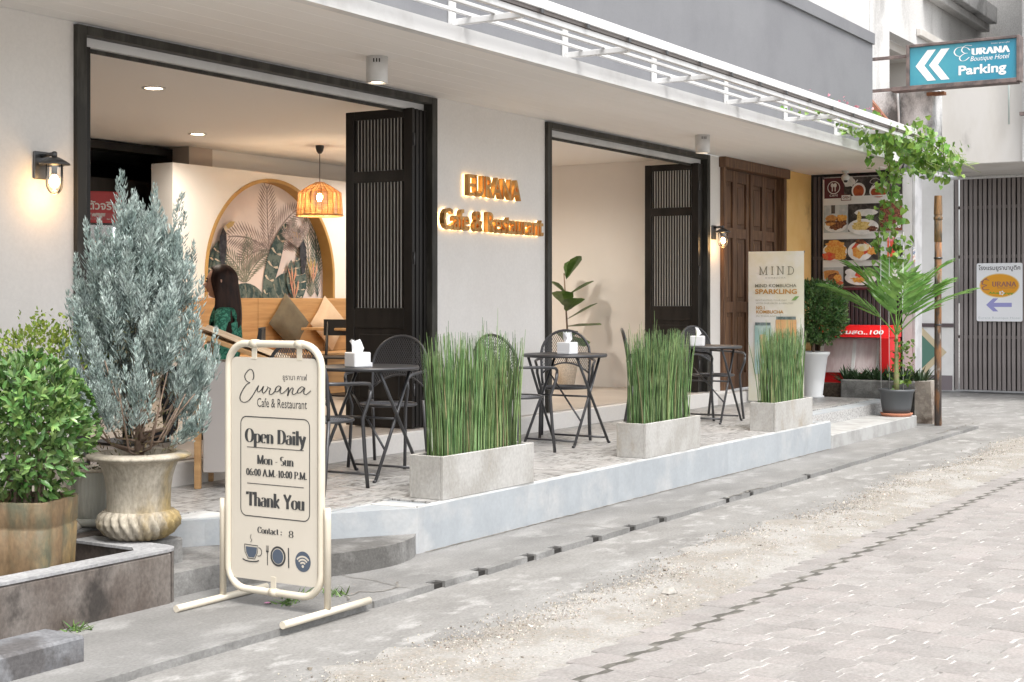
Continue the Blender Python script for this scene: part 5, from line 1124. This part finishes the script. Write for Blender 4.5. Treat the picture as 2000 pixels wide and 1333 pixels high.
MB().lathe([(.085,.022),(.10,.03),(.128,.16),(.13,.23),(.12,.275),(.117,.285)],160,mod=lambda r,z,a,i: r*(1+.012*math.sin(40*a)) if .02<z<.27 else r,cap=False).build('pot', m_rib, rb)
MB().lathe([(0,0),(.09,0),(.115,.012),(.125,.045),(.12,.047),(.10,.02),(0,.02)],40,cap=False).build('saucer', m_rib, rb); MB().lathe([(.112,.284),(.125,.286),(.128,.298),(.118,.302),(.108,.29),(.105,.255),(0,.26)],40,cap=False).build('rim', m_cstone, rb)
mb = MB(); shell_leaves(mb,(0,0,.31),(.09,.09,.05),160,.03,.008,.2,.1); mb.build('dry_moss', leafmat('dry_moss',(.10,.10,.05),(.16,.13,.07),.9), rb)
# weeds by the sign foot
m_weed = leafmat('weed', (.09,.17,.04), (.15,.25,.07), .5)
for i,(x,y,s_,lab) in enumerate(((5.42,4.62,1,'small grass tuft in the pavement crack below the sign panel'),(5.62,4.52,.7,'tiny grass tuft near the right foot of the sign'),(5.34,4.60,.8,'flat patch of weed just left of the grass tuft'),(4.42,5.03,.8,'little weed growing at the foot of the trough wall'))):
    t = thing('weed', lab, 'weed', (x,y,0)); mb = MB(); n = 30; a = rng.random(n)*6.28; e = .2+rng.random(n)*(1.0 if i != 2 else .3)
    leaves(mb,rng.normal(size=(n,3))*np.array((.03,.03,0)) ,np.stack([np.cos(a)*np.cos(e),np.sin(a)*np.cos(e),np.sin(e)],1),rdir(n),.065*s_*(.5+rng.random(n)),.008,BLADE,BLADE_F); mb.build('foliage', m_weed, t)
mb = MB(); n=7; a=np.arange(n)*.9; leaves(mb,np.zeros((n,3)),np.stack([np.cos(a),np.sin(a),np.full(n,.2)],1),np.tile((0,0,1.),(n,1)),.018,.012); o = tag(mb.build('fallen_flower', mat('pink_petal',(.62,.25,.42),.6)),'small pink fallen flower on the pavement under the sign','flower'); o.location=(5.28,4.67,.004)

# ------------------------------------------------------------------ right plants
tp_ = thing('potted_topiary', 'dark green ball topiary in a tall white pot', 'plant', (17.0,6.22,TZ))
MB().lathe([(0,0),(.13,0),(.135,.02),(.115,.03),(.14,.25),(.175,.50),(.20,.53),(.205,.56),(.185,.565),(.17,.50),(0,.49)],40,cap=False).build('pot', mat('white_ceramic',(.78,.78,.78),.35), tp_)
MB().tube([(0,0,.48),(.02,0,.7),(.0,.0,.95)],[.02,.017,.014],8).tube([(0,0,.8),(.1,.1,1.0)],.008,5).tube([(0,0,.8),(-.1,-.1,1.0)],.008,5).build('trunk', m_bark, tp_)
m_top = leafmat('topiary_leaf', (.06,.145,.04), (.145,.25,.08), .38, .45, .25)
mb = MB(); shell_leaves(mb,(.05,-.03,1.05),(.37,.38,.40),6500,.05,.022,.45,.10); mb.build('crown', m_top, tp_)
pl = thing('potted_palm', 'young feathery palm in a grey plastic pot on a terracotta saucer', 'plant', (16.45,5.02,.1355))
MB().lathe([(0,.03),(.15,.03),(.165,.10),(.19,.27),(.205,.285),(.208,.31),(.19,.312),(.18,.27),(0,.265)],40,cap=False).build('pot', mat('grey_plastic_pot',(.075,.08,.085),.5), pl)
MB().lathe([(0,0),(.16,0),(.185,.035),(.178,.038),(.155,.012),(0,.012)],60,mod=lambda r,z,a,i: r*(1+(.015*math.sin(20*a) if z > .02 else 0)),cap=False).build('saucer', mat('terracotta',(.48,.20,.12),.8), pl)
MB().lathe([(.182,.268),(0,.275)],20,cap=False).build('soil', MATS['soil'], pl)
MB().tube([(0,0,.26),(.0,0,.45),(.005,.0,.7),(0,.0,.95)],[.034,.03,.022,.016],10).build('trunk', mat('palm_stem',(.28,.22,.12),.7,col2=(.20,.27,.10),scale=7,stretch=(1,1,2)), pl)
m_palm = leafmat('palm_leaf', (.11,.25,.045), (.20,.37,.09), .35, .25, .3)
for a,e,L in ((20,86,1.0),(125,80,1.0),(-62,80,1.0),(-70,50,.95),(128,52,1.0),(-150,70,.9),(-40,64,.9)):
    # azimuth measured in the plan, fronds arching over
    mb = MB(); P = []; p = np.array((0,0,.92)); el = e; n = 14; az = R(a)
    for k in range(n+1):
        P.append(p.copy()); dr = np.array((math.cos(az)*math.cos(R(el)),math.sin(az)*math.cos(R(el)),math.sin(R(el)))); p = p+dr*L/n; el -= (e+18)/n*.50
    mb.tube([tuple(q) for q in P],[.010-.008*k/n for k in range(n+1)],5)
    side = np.array((-math.sin(az),math.cos(az),0)); B=[];D=[];N2=[];Ls=[]
    for k in range(4,n+1):
        t = k/n; tan = (P[k]-P[k-1]); tan/=np.linalg.norm(tan); upv = np.cross(side,tan)
        for s_ in (-1,1):
            B.append(P[k]); D.append(tan*(.75+.4*t)+side*s_*(1-.45*t)-np.array((0,0,.18))*1+.05*rng.normal(size=3)); N2.append(upv*(-1 if upv[2]<0 else 1)); Ls.append(.34*math.sin(math.pi*(.2+.7*t))**.8)
    leaves(mb,B,D,N2,np.array(Ls)*1.35,.062,LEAF,LEAF_F); mb.build('frond', m_palm, pl)
mb = MB(); n=120; a=rng.random(n)*6.28; r=.13*rng.random(n)**.5; z=.28+.6*rng.random(n)
leaves(mb,np.stack([.06+r*np.cos(a),-.02+r*np.sin(a)-.1*(z-.3),z],1),rdir(n)+np.array((0,0,.2)),rdir(n)+np.array((0,0,1)),.055,.045); mb.build('undergrowth', leafmat('creeper_leaf',(.10,.19,.035),(.18,.29,.06),.4,.35,.3), pl)
# vine on the trellis end
vn = thing('climbing_vine', 'leafy green vine tumbling over the far end of the white trellis', 'vine', (15.9,4.9,3.3))
m_vine = leafmat('vine_leaf', (.10,.21,.03), (.21,.35,.06), .38, .4, .4)
st_ = MB(); B=[]; Nn=[]; Ls=[]
def run(P, dens, spread, size):
    Q = np.array(spline(P,8)); st_.tube([tuple(q) for q in Q],.005,5)
    seg = np.linalg.norm(np.diff(Q,axis=0),axis=1).sum(); n = int(seg*dens)
    idx = rng.random(n)*(len(Q)-1); i0 = idx.astype(int); q = Q[i0]+(Q[np.minimum(i0+1,len(Q)-1)]-Q[i0])*(idx-i0)[:,None]
    B.append(q+rng.normal(size=(n,3))*spread); Ls.append(size*(.55+.7*rng.random(n)))
run([(14.7,4.95,3.30),(15.2,4.9,3.28),(15.8,4.85,3.25),(16.3,4.75,3.20),(16.7,4.65,3.1)],150,np.array((.12,.12,.06)),.08)
run([(15.4,4.9,3.26),(16.1,4.95,3.2),(16.5,4.9,3.12),(16.9,4.75,2.98)],150,np.array((.13,.13,.08)),.085)
run([(15.7,4.72,3.33),(16.2,4.62,3.27),(16.6,4.52,3.12),(16.8,4.48,2.95)],170,np.array((.10,.10,.08)),.08)
run([(16.1,5.0,3.08),(16.3,5.05,2.9),(16.4,5.08,2.7)],130,np.array((.08,.08,.08)),.08)
run([(16.4,5.05,2.9),(16.45,5.08,2.5),(16.5,5.06,2.2),(16.5,5.02,1.9)],95,np.array((.05,.07,.05)),.085)
run([(16.4,5.20,2.5),(16.42,5.22,2.2),(16.42,5.22,1.95)],34,np.array((.03,.03,.05)),.085)
run([(13.2,5.0,3.32),(13.9,4.95,3.33),(14.6,4.85,3.33)],45,np.array((.1,.1,.05)),.05)
st_.build('stem', mat('vine_stem',(.16,.14,.06),.8), vn, Matrix.Translation((-15.9,-4.9,-3.3)))
B=np.concatenate(B)-np.array((15.9,4.9,3.3)); n=len(B); HEART=np.array([(.12,0,0),(0,-.38,.06),(.35,-.52,.08),(.75,-.26,.03),(1,0,-.1),(.75,.26,.03),(.35,.52,.08),(0,.38,.06),(.5,0,-.02)]); HF=[(0,1,8),(1,2,8),(2,3,8),(3,4,8),(4,5,8),(5,6,8),(6,7,8),(7,0,8)]
mb=MB(); leaves(mb,B,rng.normal(size=(n,3))*.6+np.array((-.1,-.15,-.75)),rng.normal(size=(n,3))*.5+np.array((-.6,-.7,.45)),np.concatenate(Ls),np.concatenate(Ls)*.8,HEART,HF); mb.build('foliage', m_vine, vn)
mb=MB()
for k in range(16):
    x=16.2+1.0*rng.random(); y=4.75-.5*rng.random(); z=3.05+.25*rng.random(); mb.tube([(x-15.9,y-4.9,z-3.3),(x-15.88+.1*rng.normal(),y-4.9-.1*rng.random(),z-3.3-.12),(x-15.85+.15*rng.normal(),y-5.0-.1*rng.random(),z-3.35-.2*rng.random())],.003,4)
mb.build('tendril', leafmat('tendril',(.25,.34,.09),(.35,.42,.16),.5), vn)
pk = MB(); n=60; pk_b = np.stack([13.0+2.6*rng.random(n)**.6,4.95-.2*rng.random(n),3.36+.12*rng.random(n)],1)-np.array((15.9,4.9,3.3)); leaves(pk,pk_b,rdir(n),rdir(n),.035,.03); pk.build('blossom', leafmat('pink_blossom',(.62,.22,.30),(.70,.42,.40),.6), vn)
sf = thing('string_trellis', 'white strings tied as a climbing frame above the potted palm', 'trellis', (16.5,5.05,1.2))
for y in (5.22,5.12,4.96): wpart(MB().tube([(16.52,y,.42),(16.52,y+.01,1.4),(16.52,y,2.25)],.0045,5),'string',m_white,sf)
for z in (1.55,1.95,2.22): wpart(MB().tube([(16.515,5.22,z),(16.515,5.09,z+.004),(16.515,4.96,z)],.0045,5),'string',m_white,sf)

# ------------------------------------------------------------------ inside the cafe
IF = .4345
bn = thing('bench', 'long light oak banquette bench under the mural', 'bench', (13.0,10.5,IF))
for k in range(4): wpart(MB().box(10.75+1.11*k,10.75+1.11*k+1.105,10.62,10.66,IF+.45,1.49,.004),'back_panel',m_oak,bn)
wpart(MB().box(10.75,15.18,10.12,10.619,IF+.40,IF+.45,.006),'seat',m_oak,bn); wpart(MB().box(10.78,15.15,10.16,10.60,IF,IF+.399),'base',m_oak,bn)
def cushion(x, z, s_, m, lab, tilt=0):
    t = thing('cushion', lab, 'cushion', (x,10.50,IF+.45)); n=10; mb=MB(); vs=[]
    for sgn in (1,-1):
        for i in range(n+1):
            for j in range(n+1):
                u,v=2*i/n-1,2*j/n-1; th=.085*((1-u**4)*(1-v**4))**.6; k=1-.06*(1-abs(u*v)); a,b=u*k*s_/2,v*k*s_/2
                vs.append(((a-b)*.7071,-sgn*th,(a+b)*.7071+s_*.70))
    N_=(n+1)**2
    fs=[(i*(n+1)+j,(i+1)*(n+1)+j,(i+1)*(n+1)+j+1,i*(n+1)+j+1) for i in range(n) for j in range(n)]; mb.add(vs,fs+[tuple(N_+q for q in f[::-1]) for f in fs],True)
    o=mb.build('cover',m,t); o.rotation_euler=(R(-10),R(tilt),0)
cushion(12.30,0,.48,mat('olive_cloth',(.105,.088,.06),.9,col2=(.13,.11,.075),scale=6,bump=.2,bscale=150),'dark olive diamond cushion on the oak bench')
cushion(12.98,0,.46,mat('beige_cloth',(.58,.44,.31),.9,col2=(.53,.40,.28),scale=6,bump=.2,bscale=150),'beige diamond cushion on the oak bench')
cushion(14.0,0,.44,mat('taupe_cloth',(.26,.20,.15),.9),'taupe cushion beside the black chair, cut off by the door',8)
it = thing('cafe_table', 'small oak cafe table with a black leg inside', 'table', (12.35,9.75,IF))
MB().box(-.42,.42,-.33,.33,.71,.74,.005).build('table_top',m_oak,it); MB().tube([(0,0,.02),(0,0,.71)],.035,12).build('leg',m_black,it); MB().box(-.22,.22,-.22,.22,0,.02,.004).build('base',m_black,it)
ch = thing('cafe_chair', 'black wooden chair with a curved top rail inside the cafe', 'chair', (11.75,9.45,IF), R(200))
m_bw = mat('black_wood',(.016,.015,.015),.45)
MB().box(-.21,.21,-.20,.20,.43,.455,.01).build('seat',m_bw,ch)
for x,y in ((-.19,.18),(-.19,-.18)): MB().tube([(x+.02,y,0),(x,y,.45),(x-.06,y,.82)],[.014,.017,.014],8).build('leg',m_bw,ch)
for x,y in ((.18,.17),(.18,-.17)): MB().tube([(x+.02,y,0),(x,y,.44)],[.013,.017],8).build('leg',m_bw,ch)
mb=MB(); n=10
for k in range(n):
    a0,a1=R(-34+68*k/n),R(-34+68*(k+1)/n); q=lambda a,r:(-.25-.36*(math.cos(a)-1)*-1+.30*(1-math.cos(a))+r,.40*math.sin(a))
    for_=[(*q(a0,0),.66),(*q(a1,0),.66),(*q(a1,0),.83),(*q(a0,0),.83),(*q(a0,.022),.66),(*q(a1,.022),.66),(*q(a1,.022),.83),(*q(a0,.022),.83)]
    mb.add(for_,[(0,3,2,1),(4,5,6,7),(0,1,5,4),(2,3,7,6)]+([(0,4,7,3)] if k==0 else [])+([(1,2,6,5)] if k==n-1 else []))
mb.build('top_rail',m_bw,ch)
pn = thing('pendant_lamp', 'woven rattan pendant lamp glowing inside the cafe', 'lamp', (11.88,9.78,3.1))
MB().lathe([(.0,0),(.045,0),(.045,-.02),(.035,-.06),(.018,-.085),(0,-.088)],20,cap=False).build('ceiling_cup',m_black,pn); MB().tube([(0,0,-.08),(0,0,-.44)],.004,6).build('cord',m_black,pn)
m_rat = leafmat('rattan',(.48,.27,.10),(.60,.36,.15),.55,.3,.2); mb=MB()
prof=lambda z: np.interp(z,[-.74,-.50,-.42,-.395],[.242,.225,.10,.045])
for k in range(34):
    z=-.74+.345*k/33; r=float(prof(z)); mb.tube([((r+.004*math.sin(12*a+(k%2)*math.pi))*math.cos(a),(r+.004*math.sin(12*a+(k%2)*math.pi))*math.sin(a),z) for a in np.arange(0,6.283,6.283/48)],.0038 if k%33 else .008,4,closed=True)
for k in range(24):
    a=6.283*k/24; mb.tube([(float(prof(z))*math.cos(a),float(prof(z))*math.sin(a),z) for z in (-.74,-.62,-.50,-.46,-.42,-.395)],.0045,5)
mb.build('shade',m_rat,pn); MB().lathe([(.012,-.50),(.03,-.53),(.032,-.56),(.02,-.585),(0,-.59)],14,cap=False).build('bulb',mat('pendant_bulb',(1,.8,.5),.4,emit=(1,.78,.45),estr=30),pn); MB().tube([(0,0,-.44),(0,0,-.51)],.016,10).build('socket',m_black,pn)
lamp('pendant_glow','POINT',(0,0,-.62),9,(1,.76,.5),pn,.03)
fr = thing('drinks_fridge', 'tall drinks fridge with a red lettered header inside the doorway', 'fridge', (9.15,10.3,IF), R(-30))
MB().box(-.33,.33,-.02,.6,.0,2.0,.01).build('cabinet',mat('fridge_black',(.03,.03,.032),.4),fr); MB().box(-.335,.335,-.045,-.021,1.74,2.03,.006).build('header',mat('red_header',(.42,.025,.03),.4,col2=(.34,.02,.025),scale=3),fr)
mb=MB(); fit_text(mb,'เย็นซ่า ตัวจริง',-.25,.29,1.86,1.95,0,bold=.02); mb.v=[(p[0],-.047,p[1]) for p in mb.v]; mb.build('lettering',m_white,fr); MB().box(-.3,.3,-.048,-.046,1.77,1.83).build('label_band',mat('silver_print',(.5,.46,.46),.4,col2=(.35,.05,.06),scale=12,contrast=(.45,.55)),fr)
MB().box(-.30,.30,-.03,-.022,.15,1.72).build('glass_door',m_glass,fr)
MB().box(.255,.275,-.04,-.031,.5,1.70).build('light_strip',mat('cool_led',(.9,.9,.9),.4,emit=(.85,.93,1),estr=1.2),fr)
m_bot=[mat('bottle_%d'%i,c,.3) for i,c in enumerate(((.28,.09,.03),(.45,.18,.04),(.05,.2,.06),(.4,.03,.03)))]
for s_ in range(4):
    MB().box(-.30,.30,-.019,-.0205+.0005,.3+.36*s_,.31+.36*s_).build('shelf',m_lampmetal,fr)
for s_ in range(3):
    for k in range(5):
        o=MB().lathe([(0,0),(.034,0),(.036,.15),(.014,.22),(.014,.26),(0,.262)],12,(-.24+.12*k,-.026,.67+.36*s_),cap=False,mod=None).build('bottle_display',m_bot[(k+s_)%4],fr); o.scale=(1,.06,1); o.location=(0,-.0245,0)

# menu lectern just outside the doorway
lc = thing('menu_stand', 'oak menu stand with an open menu lying on its sloping top', 'menu stand', (6.98,6.38,TZ), R(-58))
m_menu = mat('menu_paper',(.50,.36,.23),.6,col2=(.62,.50,.36),scale=5)
Rt = Matrix.Translation((0,0,.90)) @ Matrix.Rotation(R(20),4,'Y')
MB().box(-.46,.46,-.22,.22,-.03,.0,.004,M=Rt).build('sloping_top',m_oak,lc); MB().box(.44,.46,-.22,.22,.0005,.03,.003,M=Rt).build('ledge',m_oak,lc)
MB().box(-.22,.20,-.19,.19,.10,.80,.006).build('body',mat('pale_grey_laminate',(.40,.37,.35),.6),lc)
for x,y in ((-.25,-.19),(-.25,.19),(.23,-.19),(.23,.19)): MB().box(x-.02,x+.02,y-.02,y+.02,0,.84 if x > 0 else .92,.003).build('leg',m_oak,lc)
mn = thing('open_menu', 'open brown paper menu lying on the oak menu stand', 'menu', (6.98,6.38,TZ+.9), R(-58))
for s_ in (-1,1): MB().add([Matrix.Rotation(R(20),4,'Y') @ Vector(p) for p in ((-.28,.005*s_,.008),(.30,.005*s_,.008),(.30,.20*s_,.012),(-.28,.20*s_,.03),(-.28,.1*s_,.035),(.30,.1*s_,.025))],[(0,1,5,4) if s_>0 else (4,5,1,0),(4,5,2,3) if s_>0 else (3,2,5,4)]).build('page',m_menu,mn)
# potted fiddle-leaf plant seen through the second doorway
ff = thing('fiddle_leaf_plant', 'fiddle leaf fig in a cream pot inside the second doorway', 'plant', (14.80,8.45,IF))
MB().lathe([(0,0),(.09,0),(.135,.27),(.14,.30),(.125,.30),(.12,.26),(0,.26)],32,cap=False).build('pot',m_cstone,ff); MB().tube([(0,0,.25),(.02,.0,.7),(-.02,.02,1.35)],[.014,.012,.007],7).build('stem',m_bark,ff)
m_fid = leafmat('fiddle_leaf',(.045,.105,.022),(.09,.17,.04),.3,.25,.25)
FID=np.array([(0,0,0),(.12,-.16,.03),(.30,-.24,.04),(.55,-.42,.06),(.8,-.46,.04),(.97,-.2,-.02),(1,0,-.05),(.97,.2,-.02),(.8,.46,.04),(.55,.42,.06),(.30,.24,.04),(.12,.16,.03),(.5,0,-.03)]); FF=[(i,(i+1)%12,12) for i in range(12)]
for a,z,e,L in ((-150,.55,20,.42),(-90,.72,5,.46),(-60,.8,30,.42),(-130,.9,25,.40),(200,.95,30,.40),(-70,1.08,30,.38),(150,1.1,40,.25),(-100,1.28,55,.34),(0,1.3,60,.24),(-120,.62,-15,.42)):
    mb=MB(); leaves(mb,[(0,0,z)],[(math.cos(R(a))*math.cos(R(e)),math.sin(R(a))*math.cos(R(e)),math.sin(R(e)))],[(-.3*math.cos(R(a)),-.3*math.sin(R(a)),1)],L,L*.7,FID,FF); mb.build('leaf',m_fid,ff)

# ------------------------------------------------------------------ seated woman
wy = math.atan2(.849,-.528)+R(6)          # she looks to the left of the picture
pr = thing('person', 'woman with long dark hair in a green patterned blouse seated in profile', 'person', (7.82,7.30,IF), wy)
m_skin = mat('skin',(.46,.25,.17),.5,sss=.1); m_hair = mat('dark_brown_hair',(.016,.008,.006),.5,spec=.15,col2=(.035,.017,.011),scale=5,stretch=(8,8,.5)); m_trou = mat('dark_trousers',(.02,.022,.03),.8)
mbl = mat('green_print_blouse',(.012,.10,.062),.8,col2=(.06,.26,.17),scale=42,contrast=(.47,.53))
def skin_body(name, verts, edges, rad, m, parent, sub_=2):
    me=bpy.data.meshes.new(name); me.from_pydata(verts,edges,[]); o=link(name,me,parent)
    md=o.modifiers.new('skin','SKIN'); o.modifiers.new('sub','SUBSURF').levels=sub_; o.modifiers['sub'].render_levels=sub_
    for i,r in enumerate(rad): me.skin_vertices[0].data[i].radius=r if isinstance(r,tuple) else (r,r)
    me.skin_vertices[0].data[0].use_root=True
    dg=bpy.context.evaluated_depsgraph_get(); dg.update(); nm=bpy.data.meshes.new_from_object(o.evaluated_get(dg)); o.modifiers.clear(); o.data=nm
    nm.materials.clear(); nm.materials.append(m); nm.polygons.foreach_set('use_smooth',[True]*len(nm.polygons)); return o
# pelvis, spine, neck; legs; arms with five fingers on each hand (x forward, y to her left)
Vv=[(0,0,.52),(.0,0,.68),(.02,0,.84),(.03,0,.95),(.035,0,1.02)]; Ee=[(0,1),(1,2),(2,3),(3,4)]; Rd=[(.15,.12),(.125,.10),(.14,.105),(.09,.07),(.052,.052)]
for s_ in (-1,1):
    b=len(Vv); Vv+=[(.02,.16*s_,.925),(.06,.22*s_,.69),(.30,.16*s_,.66),(.40,.13*s_,.665)]; Rd+=[.056,.044,.033,.03]; Ee+=[(3,b),(b,b+1),(b+1,b+2),(b+2,b+3)]
    b=len(Vv); Vv+=[(.04,.10*s_,.50),(.42,.11*s_,.50),(.40,.11*s_,.08),(.52,.12*s_,.04)]; Rd+=[.09,.06,.042,.04]; Ee+=[(0,b),(b,b+1),(b+1,b+2),(b+2,b+3)]
body=skin_body('body',Vv,Ee,Rd,mbl,pr)
body.data.materials.append(m_skin); body.data.materials.append(m_trou)
for p in body.data.polygons:
    c=p.center; p.material_index = 1 if (c.z>.985 or (c.x>.14 and .58<c.z<.75)) else (2 if c.z<.585 else 0)
for s_ in (-1,1):
    Vh=[(.385,.13*s_,.665),(.44,.125*s_,.66)]; Eh=[(0,1)]; Rh=[.026,.03]
    for k,(dy,l) in enumerate(((-.03,.065),(-.01,.078),(.01,.073),(.03,.058))):
        b=len(Vh); Vh+=[(.465,(.125+dy*.9)*s_,.66),(.465+l*.6,(.125+dy)*s_,.652),(.465+l,(.125+dy*1.05)*s_,.635)]; Rh+=[.010,.009,.0075]; Eh+=[(1,b),(b,b+1),(b+1,b+2)]
    b=len(Vh); Vh+=[(.43,(.125-.04)*s_,.655),(.47,(.125-.058)*s_,.648)]; Rh+=[.011,.009]; Eh+=[(0,b),(b,b+1)]
    skin_body('hand',Vh,Eh,Rh,m_skin,pr)
def head_r(u, v):   # u: azimuth from face front, v: elevation
    x=.098*math.cos(v)*math.cos(u); y=.075*math.cos(v)*math.sin(u); z=.118*math.sin(v)
    f=math.exp(-(u/.5)**2)
    x+=f*(.019*math.exp(-((z+.022)/.016)**2)*math.exp(-(u/.16)**2)+.012*math.exp(-((z+.006)/.02)**2)*math.exp(-(u/.12)**2)-.010*math.exp(-((z-.012)/.013)**2)+.010*math.exp(-((z+.058)/.010)**2)*math.exp(-(u/.3)**2)-.006*math.exp(-((z+.070)/.006)**2)+.014*math.exp(-((z+.092)/.016)**2))
    if z<-.03: y*=1-.9*(-z-.03)/.118*.6; x*=1-.12*(-z-.03)/.1 if x<0 else 1
    return x,y,z
mb=MB(); nu,nv=56,44; vs=[]
for j in range(nv+1):
    v=-math.pi/2+math.pi*j/nv
    for i in range(nu): u=-math.pi+2*math.pi*i/nu; vs.append(head_r(u,v))
mb.add([(x+.055,y,z+1.155) for x,y,z in vs],[(j*nu+i,j*nu+(i+1)%nu,(j+1)*nu+(i+1)%nu,(j+1)*nu+i) for j in range(nv) for i in range(nu)],True); hd=mb.build('head',m_skin,pr)
for s_ in (-1,1):
    MB().lathe([(0,-.008),(.0075,-.006),(.011,0),(.0075,.006),(0,.008)],12,(.145,.030*s_,1.168)).build('eye',mat('eye',(.03,.02,.015),.2),hd)
    MB().tube([(.146,.014*s_,1.186),(.148,.03*s_,1.191),(.135,.05*s_,1.186)],.0035,5).build('eyebrow',m_hair,hd)
    MB().tube([(.05,.078*s_,1.13),(.035,.088*s_,1.15),(.035,.09*s_,1.175),(.055,.085*s_,1.182),(.062,.08*s_,1.165),(.055,.08*s_,1.14)],.008,6,closed=True).build('ear',m_skin,hd)
MB().tube([(.150,-.022,1.096),(.160,0,1.094),(.150,.022,1.096)],[.003,.006,.003],6).build('lips',mat('lips',(.42,.10,.09),.4),hd)
mb=MB(); nv=30; vs=[]
for j in range(nv+1):
    t=j/nv
    for i in range(nu):
        a=-math.pi+2*math.pi*i/nu; back=(1-math.cos(a))/2      # 0 at the face, 1 at the back
        open_=.95 if t<.30 else .95+.35*min(1,(t-.3)/.2)
        aa=math.copysign(max(abs(a),open_),a) if t>.16 else a
        if t<.30:
            e=math.pi/2*(1-t/.30); rx,ry=.120*math.cos(e)+.002,.094*math.cos(e)+.002; z=1.165+.128*math.sin(e)
        else:
            q=(t-.30)/.70; rx,ry=.120+.03*math.sin(q*2.5)-.01*q,.094+.030*math.sin(q*2.6); z=1.165-.42*q
        w=1+.025*math.sin(9*aa+3*t)
        vs.append((.040+rx*w*math.cos(aa),ry*w*math.sin(aa),z))
mb.add(vs,[(j*nu+i,j*nu+(i+1)%nu,(j+1)*nu+(i+1)%nu,(j+1)*nu+i) for j in range(nv) for i in range(nu)],True); mb.build('hair',m_hair,pr)
wc = copy_tree(ch); wc.location=(7.82,7.30,IF); wc.rotation_euler=(0,0,wy); wc['label']='black wooden chair the woman sits on'
wt = copy_tree(it); wt.location=(7.77+.62*math.cos(wy),7.38+.62*math.sin(wy),IF); wt['label']='small oak cafe table in front of the seated woman, behind the conifer'
# kitchen-side counter beyond the menu stand
